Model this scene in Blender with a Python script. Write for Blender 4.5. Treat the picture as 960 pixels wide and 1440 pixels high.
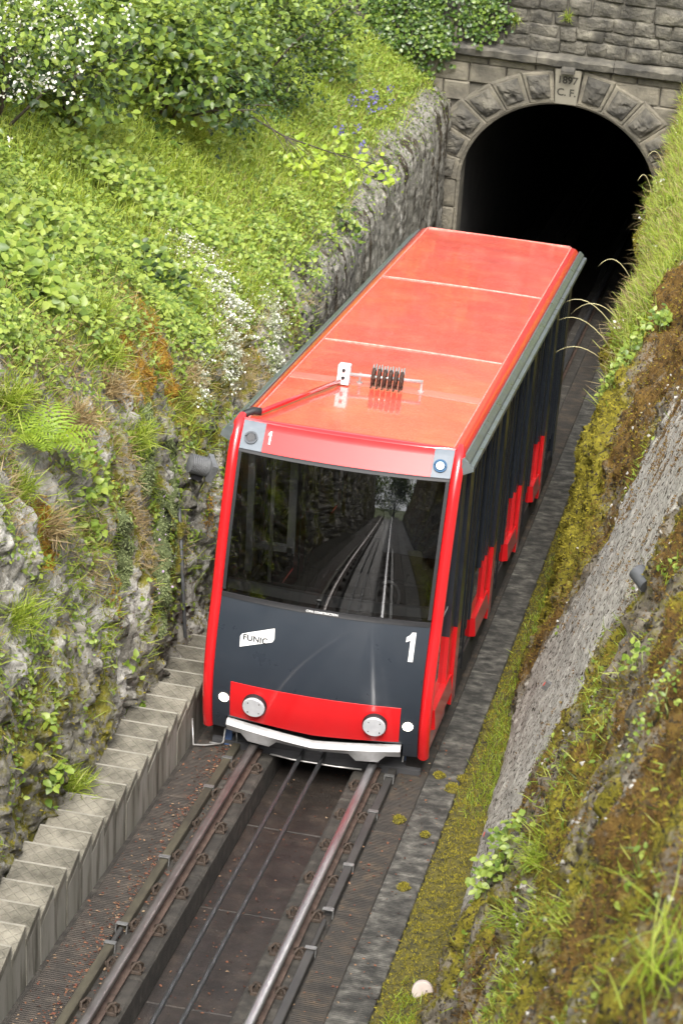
import bpy, math, random
import numpy as np
from mathutils import Matrix, Vector
from mathutils.bvhtree import BVHTree
random.seed(7); RNG = np.random.default_rng(11)
for o in list(bpy.data.objects): bpy.data.objects.remove(o)
SC = bpy.context.scene; COL = SC.collection
# ------------------------------------------------------------------ camera, light, exposure
AL = math.radians(20.539); SA, CA, TA = math.sin(AL), math.cos(AL), math.tan(AL)
RW = np.array([[0.9807795, 0.18857133, 0.05012414], [0.14832379, -0.55363065, -0.81944686], [-0.12677393, 0.81113128, -0.5709592]])
CP = np.array([3.2662276, -20.42788908, 16.89818113]); FP = 4199.8
cd = bpy.data.cameras.new('camera'); cam = bpy.data.objects.new('camera', cd); COL.objects.link(cam)
cd.sensor_fit = 'VERTICAL'; cd.sensor_height = 36; cd.sensor_width = 24; cd.lens = FP / 1440 * 36
cd.clip_start = 0.5; cd.clip_end = 12000
m4 = Matrix.Identity(4)
for i in range(3):
    m4[i][0] = RW[0, i]; m4[i][1] = -RW[1, i]; m4[i][2] = -RW[2, i]; m4[i][3] = CP[i]
cam.matrix_world = m4
cd.dof.use_dof = True; cd.dof.focus_distance = 27.5; cd.dof.aperture_fstop = 5.0
SC.camera = cam
SUN_EL, SUN_AZ = math.radians(59), math.radians(172)     # azimuth of the sun, clockwise from +Y
w = bpy.data.worlds.new('World'); SC.world = w; w.use_nodes = True
nt = w.node_tree; nt.nodes.clear()
sky = nt.nodes.new('ShaderNodeTexSky'); sky.sky_type = 'NISHITA'; sky.sun_disc = False
sky.sun_elevation = SUN_EL; sky.sun_rotation = SUN_AZ; sky.air_density = 1.0; sky.dust_density = 4.0; sky.ozone_density = 1.0
hs = nt.nodes.new('ShaderNodeHueSaturation'); hs.inputs['Saturation'].default_value = 0.22
bg = nt.nodes.new('ShaderNodeBackground'); bg.inputs['Strength'].default_value = 0.15
ow = nt.nodes.new('ShaderNodeOutputWorld')
nt.links.new(sky.outputs[0], hs.inputs['Color']); nt.links.new(hs.outputs[0], bg.inputs['Color']); nt.links.new(bg.outputs[0], ow.inputs[0])
sd = bpy.data.lights.new('sun', 'SUN'); sd.energy = 1.5; sd.angle = math.radians(18); sd.color = (1.0, 0.95, 0.86)
sun = bpy.data.objects.new('sun', sd); COL.objects.link(sun)
sdir = Vector((math.sin(SUN_AZ) * math.cos(SUN_EL), math.cos(SUN_AZ) * math.cos(SUN_EL), math.sin(SUN_EL)))
sun.rotation_euler = sdir.to_track_quat('Z', 'Y').to_euler(); sun.location = (0, 0, 60)
SC.view_settings.view_transform = 'Standard'; SC.view_settings.look = 'None'
SC.view_settings.gamma = 1.0; SC.view_settings.exposure = 1.55
SC.render.engine = 'CYCLES'
SC.cycles.max_bounces = 5; SC.cycles.transparent_max_bounces = 8; SC.cycles.diffuse_bounces = 3; SC.cycles.glossy_bounces = 3; SC.cycles.transmission_bounces = 4
# ------------------------------------------------------------------ coordinates
def W(x, s, n): return (x, s * CA + n * SA, -s * SA + n * CA)
def Wa(x, s, n): return np.stack([x, s * CA + n * SA, -s * SA + n * CA], -1)
def tr(P): return np.array([P[0], P[1] * CA - P[2] * SA, P[1] * SA + P[2] * CA])
def ray(u, v): return RW.T @ np.array([(u - 480) / FP, (v - 720) / FP, 1.0])
def at_n(u, v, n):
    q = ray(u, v); N = np.array([0, SA, CA]); return CP + q * ((n - N @ CP) / (N @ q))
def at_x(u, v, X): q = ray(u, v); return CP + q * ((X - CP[0]) / q[0])
def at_y(u, v, Y): q = ray(u, v); return CP + q * ((Y - CP[1]) / q[1])
def proj(P):
    q = (P - CP) @ RW.T
    return 480 + FP * q[:, 0] / q[:, 2], 720 + FP * q[:, 1] / q[:, 2], q[:, 2]
# ------------------------------------------------------------------ noise
def _h(a, b, c, seed):
    with np.errstate(over='ignore'):
        h = (a.astype(np.uint32) * np.uint32(374761393) + b.astype(np.uint32) * np.uint32(668265263) + c.astype(np.uint32) * np.uint32(2147483647 - 5731) + np.uint32(seed * 974711 + 17))
        h = (h ^ (h >> np.uint32(13))) * np.uint32(1274126177); h = h ^ (h >> np.uint32(16)); h = h * np.uint32(2246822519); h ^= h >> np.uint32(15)
    return h.astype(np.float64) / 4294967295.0
def vn(x, y, z, seed=0):
    i, j, k = np.floor(x), np.floor(y), np.floor(z); fx, fy, fz = x - i, y - j, z - k
    i, j, k = i.astype(np.int64), j.astype(np.int64), k.astype(np.int64)
    fx, fy, fz = [t * t * t * (t * (t * 6 - 15) + 10) for t in (fx, fy, fz)]
    r = 0
    for a in (0, 1):
        for b in (0, 1):
            for c in (0, 1):
                r = r + _h(i + a, j + b, k + c, seed) * (fx if a else 1 - fx) * (fy if b else 1 - fy) * (fz if c else 1 - fz)
    return r * 2 - 1
def fbm(P, sc=(1, 1, 1), octv=4, seed=0, gain=0.5, ridged=False):
    if not hasattr(sc, '__len__'): sc = (sc, sc, sc)
    x, y, z = P[..., 0] * sc[0], P[..., 1] * sc[1], P[..., 2] * sc[2]
    a, r, t = 1.0, 0, 0
    for o in range(octv):
        v = vn(x, y, z, seed + o * 7)
        r = r + a * ((1 - np.abs(v) * 2) if ridged else v); t += a; a *= gain
        x, y, z = x * 2.03 + 13.7, y * 2.03 + 5.1, z * 2.03 + 9.3
    return r / t
def worley(P, sc, seed=0):
    x, y, z = P[..., 0] * sc[0], P[..., 1] * sc[1], P[..., 2] * sc[2]
    i, j, k = np.floor(x).astype(np.int64), np.floor(y).astype(np.int64), np.floor(z).astype(np.int64)
    f1 = np.full(x.shape, 9.0); f2 = f1.copy(); val = np.zeros(x.shape)
    for a in (-1, 0, 1):
        for b in (-1, 0, 1):
            for c in (-1, 0, 1):
                h1, h2, h3 = _h(i + a, j + b, k + c, seed), _h(i + a, j + b, k + c, seed + 1), _h(i + a, j + b, k + c, seed + 2)
                dx, dy, dz = i + a + h1 - x, j + b + h2 - y, k + c + h3 - z; d = np.sqrt(dx * dx + dy * dy + dz * dz)
                # every cell is a facet with a tilt of its own
                v = (_h(i + a, j + b, k + c, seed + 3) - .5) * 1.2 + dx * (h2 - .5) * 1.1 + dy * (h3 - .5) * 1.1 + dz * (h1 - .5) * 1.1
                n = d < f1; f2 = np.where(n, f1, np.minimum(f2, d)); val = np.where(n, v, val); f1 = np.where(n, d, f1)
    return val, f2 - f1
def sst(a, b, x): t = np.clip((x - a) / (b - a), 0, 1); return t * t * (3 - 2 * t)
# ------------------------------------------------------------------ mesh building
def link_mesh(name, V, F, mat, parent=None, smooth=False, rnd=None, attrs=None):
    V = np.asarray(V, dtype=np.float32); me = bpy.data.meshes.new(name)
    if isinstance(F, np.ndarray):
        k = F.shape[1]; nf = len(F)
        me.vertices.add(len(V)); me.vertices.foreach_set('co', V.ravel())
        me.loops.add(nf * k); me.loops.foreach_set('vertex_index', F.astype(np.int32).ravel())
        me.polygons.add(nf); me.polygons.foreach_set('loop_start', np.arange(0, nf * k, k, dtype=np.int32))
        me.polygons.foreach_set('loop_total', np.full(nf, k, dtype=np.int32))
        me.update(calc_edges=True)
    else:
        me.from_pydata([tuple(map(float, v)) for v in V], [], F); me.update()
    me.validate()
    if smooth: me.polygons.foreach_set('use_smooth', np.ones(len(me.polygons), dtype=bool))
    if rnd is not None: attrs = dict(attrs or {}); attrs['rnd'] = rnd
    for k, a in (attrs or {}).items():
        at = me.attributes.new(k, 'FLOAT', 'POINT'); at.data.foreach_set('value', np.asarray(a, dtype=np.float32))
    me.materials.append(mat)
    ob = bpy.data.objects.new(name, me); COL.objects.link(ob)
    if parent is not None: adopt(ob, parent)
    return ob
def world_loc(o):
    p = Vector(o.location)
    return p if o.parent is None else p
ORIG = {}
def adopt(ob, parent):
    ob.parent = parent
    loc = ORIG.get(parent.name)
    if loc is not None: ob.matrix_parent_inverse = Matrix.Translation(-Vector(loc))
def empty(name, loc, label, cat, group=None):
    o = bpy.data.objects.new(name, None); COL.objects.link(o); o.location = loc; o.empty_display_size = .2
    ORIG[o.name] = tuple(loc); tag(o, label, cat, group); return o
def tag(o, label=None, cat=None, group=None, kind=None):
    if label: o['label'] = label
    if cat: o['category'] = cat
    if group: o['group'] = group
    if kind: o['kind'] = kind
    return o
class MB:
    def __init__(s): s.V = []; s.F = []
    def add(s, V, F):
        b = len(s.V); s.V.extend([tuple(v) for v in V]); s.F.extend([tuple(i + b for i in f) for f in F]); return s
    def hexa(s, c): # 8 corners, bottom 4 ccw then top 4
        return s.add(c, [(3, 2, 1, 0), (4, 5, 6, 7), (0, 1, 5, 4), (1, 2, 6, 5), (2, 3, 7, 6), (3, 0, 4, 7)])
    def box(s, x0, x1, y0, y1, z0, z1, T=None):
        c = [(x0, y0, z0), (x1, y0, z0), (x1, y1, z0), (x0, y1, z0), (x0, y0, z1), (x1, y0, z1), (x1, y1, z1), (x0, y1, z1)]
        if T: c = [T(*p) for p in c]
        return s.hexa(c)
    def cbox(s, x0, x1, y0, y1, z0, z1, b, T=None): # box with chamfered top edges
        c = [(x0, y0, z0), (x1, y0, z0), (x1, y1, z0), (x0, y1, z0), (x0, y0, z1 - b), (x1, y0, z1 - b), (x1, y1, z1 - b), (x0, y1, z1 - b),
             (x0 + b, y0 + b, z1), (x1 - b, y0 + b, z1), (x1 - b, y1 - b, z1), (x0 + b, y1 - b, z1)]
        if T: c = [T(*p) for p in c]
        F = [(3, 2, 1, 0), (8, 9, 10, 11)]
        for i in range(4):
            j = (i + 1) % 4; F += [(i, j, j + 4, i + 4), (i + 4, j + 4, j + 8, i + 8)]
        return s.add(c, F)
    def loft(s, rings, closed=True, cap=True):
        n = len(rings[0]); b = len(s.V)
        for r in rings: s.V.extend([tuple(p) for p in r])
        for k in range(len(rings) - 1):
            for i in range(n if closed else n - 1):
                j = (i + 1) % n; s.F.append((b + k * n + i, b + k * n + j, b + (k + 1) * n + j, b + (k + 1) * n + i))
        if cap and closed:
            s.F.append(tuple(b + i for i in range(n))[::-1]); s.F.append(tuple(b + (len(rings) - 1) * n + i for i in range(n)))
        return s
    def tube(s, path, r, seg=8, cap=True):
        P = [Vector(p) for p in path]; rings = []; up = Vector((0.13, 0.21, 0.97)); px = None
        for i, p in enumerate(P):
            t = (P[min(i + 1, len(P) - 1)] - P[max(i - 1, 0)]).normalized()
            if px is None: a = t.cross(up).normalized() if abs(t.dot(up)) < .95 else t.cross(Vector((1, 0, 0))).normalized()
            else: a = (px - t * px.dot(t)).normalized()
            px = a; b = t.cross(a); rr = r[i] if hasattr(r, '__len__') else r
            rings.append([p + a * (math.cos(2 * math.pi * k / seg) * rr) + b * (math.sin(2 * math.pi * k / seg) * rr) for k in range(seg)])
        return s.loft(rings, True, cap)
    def cyl(s, c, axis, r, h, seg=20, bev=0.0):
        c = Vector(c); a = Vector(axis).normalized()
        if bev: return s.tube([c, c + a * .0005, c + a * (h - bev), c + a * h], [r, r, r, r - bev], seg)
        return s.tube([c, c + a * h], r, seg)
    def build(s, name, mat, parent=None, smooth=False):
        ob = link_mesh(name, s.V, s.F, mat, parent, smooth)
        return ob
def auto(ob, ang=35):
    me = ob.data; me.polygons.foreach_set('use_smooth', np.ones(len(me.polygons), dtype=bool))
    try: me.set_sharp_from_angle(angle=math.radians(ang))
    except Exception: pass
    return ob
def inst_obj(src, name, T, parent): # shares mesh data
    o = bpy.data.objects.new(name, src.data); COL.objects.link(o); o.matrix_world = T
    if parent is not None:
        o.parent = parent; loc = ORIG.get(parent.name)
        if loc is not None: o.matrix_parent_inverse = Matrix.Translation(-Vector(loc))
        o.matrix_basis = T
    return o
# ------------------------------------------------------------------ materials
MATS = {}
def mat(name, cols, scale=4.0, rough=0.7, metal=0.0, bump=0.0, bscale=30.0, stretch=(1, 1, 1), coat=0.0, spec=0.5, rr=0.0, detail=6.0, pos=None, dirt=None, dscale=1.2, damt=0.5, wave=None):
    m = bpy.data.materials.new(name); m.use_nodes = True; t = m.node_tree; N, L = t.nodes, t.links
    b = N['Principled BSDF']; b.inputs['Roughness'].default_value = rough; b.inputs['Metallic'].default_value = metal
    b.inputs['Coat Weight'].default_value = coat; b.inputs['Coat Roughness'].default_value = 0.06; b.inputs['Specular IOR Level'].default_value = spec
    tc = N.new('ShaderNodeNewGeometry'); mp = N.new('ShaderNodeMapping'); mp.inputs['Scale'].default_value = stretch
    L.new(tc.outputs['Position'], mp.inputs['Vector'])
    def noise(sc, det=detail, rgh=0.6):
        n = N.new('ShaderNodeTexNoise'); n.inputs['Scale'].default_value = sc; n.inputs['Detail'].default_value = det; n.inputs['Roughness'].default_value = rgh
        L.new(mp.outputs[0], n.inputs['Vector']); return n
    if len(cols) == 1:
        b.inputs['Base Color'].default_value = (*cols[0], 1); src = None
    else:
        n1 = noise(scale); r = N.new('ShaderNodeValToRGB'); e = r.color_ramp.elements
        ps = pos or [0.3 + 0.4 * i / (len(cols) - 1) for i in range(len(cols))]
        e[0].position = ps[0]; e[0].color = (*cols[0], 1); e[1].position = ps[-1]; e[1].color = (*cols[-1], 1)
        for p, c in list(zip(ps, cols))[1:-1]:
            q = e.new(p); q.color = (*c, 1)
        L.new(n1.outputs[0], r.inputs[0]); src = r.outputs[0]
    if dirt:
        n2 = noise(dscale, 8, .7); r2 = N.new('ShaderNodeValToRGB'); r2.color_ramp.elements[0].position = .45; r2.color_ramp.elements[1].position = .68
        mx = N.new('ShaderNodeMix'); mx.data_type = 'RGBA'; ml = N.new('ShaderNodeMath'); ml.operation = 'MULTIPLY'; ml.inputs[1].default_value = damt
        L.new(n2.outputs[0], r2.inputs[0]); L.new(r2.outputs[0], ml.inputs[0]); L.new(ml.outputs[0], mx.inputs['Factor'])
        if src is not None: L.new(src, mx.inputs['A'])
        else: mx.inputs['A'].default_value = (*cols[0], 1)
        mx.inputs['B'].default_value = (*dirt, 1); src = mx.outputs['Result']
    if src is not None: L.new(src, b.inputs['Base Color'])
    if rr:
        n3 = noise(scale * 1.7); mr = N.new('ShaderNodeMapRange'); mr.inputs[1].default_value = .3; mr.inputs[2].default_value = .7
        mr.inputs[3].default_value = max(0.02, rough - rr); mr.inputs[4].default_value = min(1, rough + rr)
        L.new(n3.outputs[0], mr.inputs[0]); L.new(mr.outputs[0], b.inputs['Roughness'])
    if bump or wave:
        bp = N.new('ShaderNodeBump'); bp.inputs['Strength'].default_value = 1.0; bp.inputs['Distance'].default_value = bump or 0.004
        n4 = noise(bscale, 8, .65); h = n4.outputs[0]
        if wave:   # ribs: (kind, scale, depth)
            dot = N.new('ShaderNodeVectorMath'); dot.operation = 'DOT_PRODUCT'; dot.inputs[1].default_value = wave[1]
            L.new(tc.outputs['Position'], dot.inputs[0]); fr = N.new('ShaderNodeMath'); fr.operation = 'SINE'; L.new(dot.outputs['Value'], fr.inputs[0])
            hh = fr.outputs[0]
            if len(wave) > 3:
                d2 = N.new('ShaderNodeVectorMath'); d2.operation = 'DOT_PRODUCT'; d2.inputs[1].default_value = wave[3]
                L.new(tc.outputs['Position'], d2.inputs[0]); f2 = N.new('ShaderNodeMath'); f2.operation = 'SINE'; L.new(d2.outputs['Value'], f2.inputs[0])
                mxm = N.new('ShaderNodeMath'); mxm.operation = 'MAXIMUM'; L.new(fr.outputs[0], mxm.inputs[0]); L.new(f2.outputs[0], mxm.inputs[1]); hh = mxm.outputs[0]
                pw = N.new('ShaderNodeMapRange'); pw.inputs[1].default_value = .8; pw.inputs[2].default_value = 1.0; pw.inputs[3].default_value = 1.0; pw.inputs[4].default_value = 0.0; L.new(hh, pw.inputs[0]); hh = pw.outputs[0]
            ad = N.new('ShaderNodeMath'); ad.operation = 'MULTIPLY_ADD'; L.new(hh, ad.inputs[0]); ad.inputs[1].default_value = wave[2]; L.new(n4.outputs[0], ad.inputs[2]); h = ad.outputs[0]
        L.new(h, bp.inputs['Height']); L.new(bp.outputs[0], b.inputs['Normal'])
    MATS[name] = m; return m
def leaf_mat(name, cols, trans=0.35, rough=0.5, spec=.5):
    m = bpy.data.materials.new(name); m.use_nodes = True; t = m.node_tree; N, L = t.nodes, t.links
    b = N['Principled BSDF']; b.inputs['Roughness'].default_value = rough; b.inputs['Specular IOR Level'].default_value = spec
    a = N.new('ShaderNodeAttribute'); a.attribute_name = 'rnd'; r = N.new('ShaderNodeValToRGB'); e = r.color_ramp.elements
    e[0].color = (*cols[0], 1); e[1].color = (*cols[-1], 1); e[0].position = 0; e[1].position = 1
    for i, c in enumerate(cols[1:-1]):
        q = e.new((i + 1) / (len(cols) - 1)); q.color = (*c, 1)
    tl = N.new('ShaderNodeBsdfTranslucent'); mx = N.new('ShaderNodeMixShader'); mx.inputs[0].default_value = trans
    hv = N.new('ShaderNodeHueSaturation'); hv.inputs['Hue'].default_value = .485; hv.inputs['Value'].default_value = 1.25
    L.new(a.outputs['Fac'], r.inputs[0]); L.new(r.outputs[0], b.inputs['Base Color']); L.new(r.outputs[0], hv.inputs['Color']); L.new(hv.outputs[0], tl.inputs[0])
    L.new(b.outputs[0], mx.inputs[1]); L.new(tl.outputs[0], mx.inputs[2]); L.new(mx.outputs[0], N['Material Output'].inputs[0]); return m
def rock_mat(name, base, layers, bump=0.03, rscale=5.0, speck=None):
    """base: colours of the bare rock; layers: (attribute, colours, noise scale) stacked growth and stains"""
    m = bpy.data.materials.new(name); m.use_nodes = True; t = m.node_tree; N, L = t.nodes, t.links
    b = N['Principled BSDF']; b.inputs['Roughness'].default_value = .9; b.inputs['Specular IOR Level'].default_value = .25
    g = N.new('ShaderNodeNewGeometry')
    def ramp(sc, cols, det=8, rg=.65, st=(1, 1, 1), lo=.3, hi=.7):
        mp = N.new('ShaderNodeMapping'); mp.inputs['Scale'].default_value = st; L.new(g.outputs['Position'], mp.inputs[0])
        n = N.new('ShaderNodeTexNoise'); n.inputs['Scale'].default_value = sc; n.inputs['Detail'].default_value = det; n.inputs['Roughness'].default_value = rg
        L.new(mp.outputs[0], n.inputs['Vector']); r = N.new('ShaderNodeValToRGB'); e = r.color_ramp.elements
        e[0].position = lo; e[0].color = (*cols[0], 1); e[1].position = hi; e[1].color = (*cols[-1], 1)
        for i, c in enumerate(cols[1:-1]):
            q = e.new(lo + (hi - lo) * (i + 1) / (len(cols) - 1)); q.color = (*c, 1)
        L.new(n.outputs[0], r.inputs[0]); return r.outputs[0], n.outputs[0]
    src, _ = ramp(rscale, base, st=(1, 1, .5))
    for at, cols, sc in layers:
        c, n = ramp(sc, cols)
        a = N.new('ShaderNodeAttribute'); a.attribute_name = at
        n2 = N.new('ShaderNodeTexNoise'); n2.inputs['Scale'].default_value = 14; n2.inputs['Detail'].default_value = 6; n2.inputs['Roughness'].default_value = .7; L.new(g.outputs['Position'], n2.inputs['Vector'])
        ad = N.new('ShaderNodeMath'); ad.operation = 'ADD'; L.new(a.outputs['Fac'], ad.inputs[0]); L.new(n2.outputs[0], ad.inputs[1])
        mr = N.new('ShaderNodeMapRange'); mr.inputs[1].default_value = .92; mr.inputs[2].default_value = 1.12; L.new(ad.outputs[0], mr.inputs[0])
        mx = N.new('ShaderNodeMix'); mx.data_type = 'RGBA'; L.new(mr.outputs[0], mx.inputs['Factor']); L.new(src, mx.inputs['A']); L.new(c, mx.inputs['B']); src = mx.outputs['Result']
    if speck:
        c, n = ramp(speck[1], [(0, 0, 0), (1, 1, 1)], det=5, rg=.6, lo=speck[2], hi=speck[2] + .06)
        mx = N.new('ShaderNodeMix'); mx.data_type = 'RGBA'; L.new(c, mx.inputs['Factor']); L.new(src, mx.inputs['A']); mx.inputs['B'].default_value = (*speck[0], 1); src = mx.outputs['Result']
    L.new(src, b.inputs['Base Color'])
    _, h1 = ramp(22, base); _, h2 = ramp(90, base, det=4)
    ad = N.new('ShaderNodeMath'); ad.operation = 'MULTIPLY_ADD'; ad.inputs[1].default_value = .35; L.new(h2, ad.inputs[0]); L.new(h1, ad.inputs[2])
    bp = N.new('ShaderNodeBump'); bp.inputs['Distance'].default_value = bump; L.new(ad.outputs[0], bp.inputs['Height']); L.new(bp.outputs[0], b.inputs['Normal'])
    return m
def glass_mat(name, tint, refl_ior=1.5, rough=0.01):
    m = bpy.data.materials.new(name); m.use_nodes = True; t = m.node_tree; N, L = t.nodes, t.links; N.remove(N['Principled BSDF'])
    tp = N.new('ShaderNodeBsdfTransparent'); tp.inputs[0].default_value = (*tint, 1); gl = N.new('ShaderNodeBsdfGlossy'); gl.inputs['Roughness'].default_value = rough
    fr = N.new('ShaderNodeFresnel'); fr.inputs[0].default_value = refl_ior; mx = N.new('ShaderNodeMixShader')
    L.new(fr.outputs[0], mx.inputs[0]); L.new(tp.outputs[0], mx.inputs[1]); L.new(gl.outputs[0], mx.inputs[2]); L.new(mx.outputs[0], N['Material Output'].inputs[0]); return m
def emit_mat(name, col, st):
    m = bpy.data.materials.new(name); m.use_nodes = True; b = m.node_tree.nodes['Principled BSDF']
    b.inputs['Base Color'].default_value = (*col, 1); b.inputs['Emission Color'].default_value = (*col, 1); b.inputs['Emission Strength'].default_value = st; return m

M_red = mat('red_paint', [(.60, .010, .014), (.66, .013, .016)], 3, .28, coat=.7, bump=.0004, bscale=60)
M_roof = mat('roof_red_paint', [(.62, .028, .016), (.70, .055, .024), (.74, .12, .05)], 2.2, .36, coat=.9, rr=.08, dirt=(.80, .36, .30), dscale=55, damt=.42, bump=.0003, bscale=3, pos=[.3, .55, .75])
M_seam = mat('worn_seam', [(.75, .33, .27), (.62, .10, .08)], 20, .5)
M_slate = mat('slate_paint', [(.020, .026, .036), (.025, .032, .043)], 2.5, .34, coat=.55, rr=.08)
M_dark = mat('dark_post', [(.016, .020, .028), (.022, .027, .036)], 6, .3, coat=.3)
M_black = mat('black_rubber', [(.010, .010, .012), (.016, .016, .018)], 30, .6)
M_under = mat('underframe', [(.012, .011, .011), (.03, .025, .022)], 9, .8)
M_alu = mat('grey_gutter_metal', [(.16, .19, .20), (.27, .30, .31)], 5, .36, metal=.75, rr=.12, dirt=(.10, .12, .10), dscale=5, damt=.5)
M_plow = mat('pale_aluminium', [(.50, .50, .51), (.62, .62, .63)], 7, .42, metal=.15, rr=.1, dirt=(.28, .27, .25), dscale=9, damt=.4)
M_disc = mat('buffer_face', [(.52, .53, .56), (.62, .63, .66)], 14, .4, metal=.25)
M_white = mat('white_print', [(.80, .80, .80)], rough=.4)
M_print = mat('black_print', [(.012, .012, .014)], rough=.5)
M_cornerl = mat('lamp_panel_grey', [(.13, .155, .18), (.17, .19, .22)], 9, .5, spec=.3)
M_ring = mat('lamp_ring_blue', [(.03, .08, .16), (.05, .11, .20)], 20, .7, spec=.2)
M_lens = mat('lamp_lens_pale', [(.46, .58, .66), (.56, .67, .74)], 20, .5, spec=.25)
M_head = emit_mat('headlamp_glow', (1.0, .90, .72), 3.0)
M_glass = glass_mat('windscreen_glass', (.45, .46, .46), 2.1)
M_sglass = glass_mat('side_glass', (.16, .17, .18), 1.42)
M_cabin = mat('cabin_dark', [(.05, .05, .054), (.07, .07, .074)], 5, .7)
M_cabgrey = mat('cabin_grey', [(.32, .325, .33), (.38, .385, .39)], 6, .5)
M_seat = mat('seat_fabric', [(.06, .07, .09), (.10, .11, .13)], 30, .9)
M_boxw = mat('junction_box_white', [(.62, .62, .64), (.72, .72, .73)], 15, .45)
M_coll = mat('collector_iron', [(.035, .022, .018), (.09, .05, .035)], 40, .6, metal=.4)
M_colt = mat('collector_tip', [(.22, .27, .28), (.34, .38, .38)], 40, .45, metal=.4)
M_steel = mat('steel_pipe', [(.5, .49, .48), (.62, .61, .6)], 30, .35, metal=.6)
M_railtop = mat('polished_rail_head', [(.36, .36, .37), (.46, .46, .47)], 12, .3, metal=.9, stretch=(1, .3, .3))
M_railtopL = mat('dull_rail_head', [(.14, .12, .115), (.24, .22, .21)], 12, .38, metal=.75, stretch=(1, .3, .3))
M_rust = mat('rusty_rail', [(.045, .030, .024), (.08, .052, .04), (.12, .08, .062)], 9, .8, bump=.002, bscale=60)
M_clip = mat('rusty_clip', [(.03, .023, .018), (.075, .052, .038)], 30, .75, metal=.3, bump=.002, bscale=90)
M_rope = mat('wire_rope', [(.045, .047, .05), (.10, .104, .108)], 60, .45, metal=.6)
M_chan = mat('channel_slab_concrete', [(.014, .0115, .010), (.028, .022, .018), (.058, .044, .034)], 4.5, .6, bump=.006, bscale=60, dirt=(.025, .020, .018), dscale=1.6, damt=.7, rr=.12)
M_plinth = mat('plinth_concrete', [(.020, .018, .015), (.042, .037, .031), (.095, .085, .07)], 8, .88, bump=.010, bscale=60, dirt=(.03, .026, .022), dscale=2.0, damt=.6)
RIB = (0.0, 2 * math.pi / .034 * CA, -2 * math.pi / .034 * SA)
M_walk = mat('ribbed_walk_concrete', [(.028, .023, .019), (.052, .043, .035), (.10, .08, .062)], 7, .88, bump=.009, bscale=50, wave=('r', RIB, .5), dirt=(.035, .030, .026), dscale=1.5, damt=.6)
M_walkR = mat('ribbed_walk_brown', [(.022, .019, .016), (.042, .035, .028), (.10, .072, .046)], 6, .88, bump=.009, bscale=50, wave=('r', RIB, .5), dirt=(.045, .041, .036), dscale=1.3, damt=.55)
M_walkB = mat('edge_slab_concrete', [(.022, .021, .019), (.048, .046, .040), (.11, .104, .09), (.20, .19, .165)], 8, .9, bump=.012, bscale=70, wave=('r', RIB, .22), dirt=(.020, .019, .017), dscale=3.2, damt=.75)
q1 = 2 * math.pi / .062
M_step = mat('patterned_step_concrete', [(.10, .092, .07), (.185, .17, .135), (.27, .25, .20)], 4, .9, bump=.006, bscale=55, wave=('d', (q1 * .62, q1 * .62, 0), .8, (q1 * .62, -q1 * .62, 0)), dirt=(.048, .044, .033), dscale=3.0, damt=.75)
M_nose = mat('worn_step_edge', [(.20, .19, .16), (.28, .265, .225)], 9, .9, bump=.004)
M_stepside = mat('stained_stair_side', [(.07, .065, .047), (.16, .15, .12), (.30, .285, .25), (.36, .345, .31)], 7, .9, bump=.006, bscale=40, stretch=(1, 1, .13), pos=[.33, .42, .52, .7], dirt=(.10, .10, .06), dscale=3.5, damt=.55)
M_duct = mat('weathered_duct', [(.030, .025, .018), (.06, .052, .034), (.095, .085, .055)], 8, .8, stretch=(1, .25, .25), bump=.003, bscale=50)
M_duct2 = mat('dark_duct', [(.030, .029, .029), (.06, .056, .052)], 8, .6, stretch=(1, .25, .25), bump=.002, bscale=50)
M_clamp = mat('zinc_clamp', [(.14, .14, .14), (.26, .26, .255)], 30, .45, metal=.5)
M_stone = mat('portal_stone', [(.026, .025, .022), (.062, .058, .050), (.125, .115, .094), (.23, .212, .168)], 3.0, .92, bump=.02, bscale=16, pos=[.28, .42, .55, .72], dirt=(.055, .052, .045), dscale=1.4, damt=.65)
M_stoneD = mat('rubble_stone', [(.036, .034, .030), (.085, .079, .067), (.155, .143, .117), (.26, .24, .19)], 4.5, .93, bump=.06, bscale=14, dirt=(.05, .046, .036), dscale=1.6, damt=.6)
M_ashlar = mat('ashlar_stone', [(.12, .11, .088), (.21, .19, .148), (.30, .27, .205)], 3.5, .92, bump=.02, bscale=25, dirt=(.05, .047, .04), dscale=1.2, damt=.7)
M_key = mat('keystone_stone', [(.19, .175, .138), (.25, .23, .18), (.31, .285, .225)], 6, .9, bump=.004, bscale=50, dirt=(.15, .14, .115), dscale=3, damt=.5)
M_letshade = mat('letter_shade', [(.045, .041, .033), (.06, .055, .045)], 20, .95)  # dark tone painted in for the shade inside carved letters
M_mortar = mat('mortar', [(.08, .074, .061), (.14, .128, .104)], 5, .95, bump=.01, bscale=30)
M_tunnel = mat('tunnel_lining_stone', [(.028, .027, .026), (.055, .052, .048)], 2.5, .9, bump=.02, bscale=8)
M_mossD = mat('ground_moss_soil', [(.016, .014, .007), (.05, .044, .009), (.11, .093, .012), (.045, .034, .011)], 14, .95, bump=.012, bscale=45)
M_soil = mat('hillside_soil', [(.06, .07, .025), (.10, .13, .035), (.13, .16, .045)], .3, .95, bump=.05, bscale=2)
M_bark = mat('bark', [(.05, .042, .032), (.11, .095, .075)], 25, .9, bump=.004, bscale=60)
M_floodh = mat('floodlight_housing', [(.15, .154, .16), (.24, .245, .25)], 25, .45, metal=.4)
M_conduit = mat('grey_conduit', [(.055, .058, .062), (.09, .093, .098)], 15, .5)
M_blue = mat('blue_box', [(.03, .06, .14), (.05, .09, .19)], 20, .45)
M_pink = mat('pink_grey_cap', [(.40, .33, .30), (.48, .41, .37)], 18, .8, bump=.002)
M_redmark = mat('red_marker', [(.55, .05, .03)], rough=.5)
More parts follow.
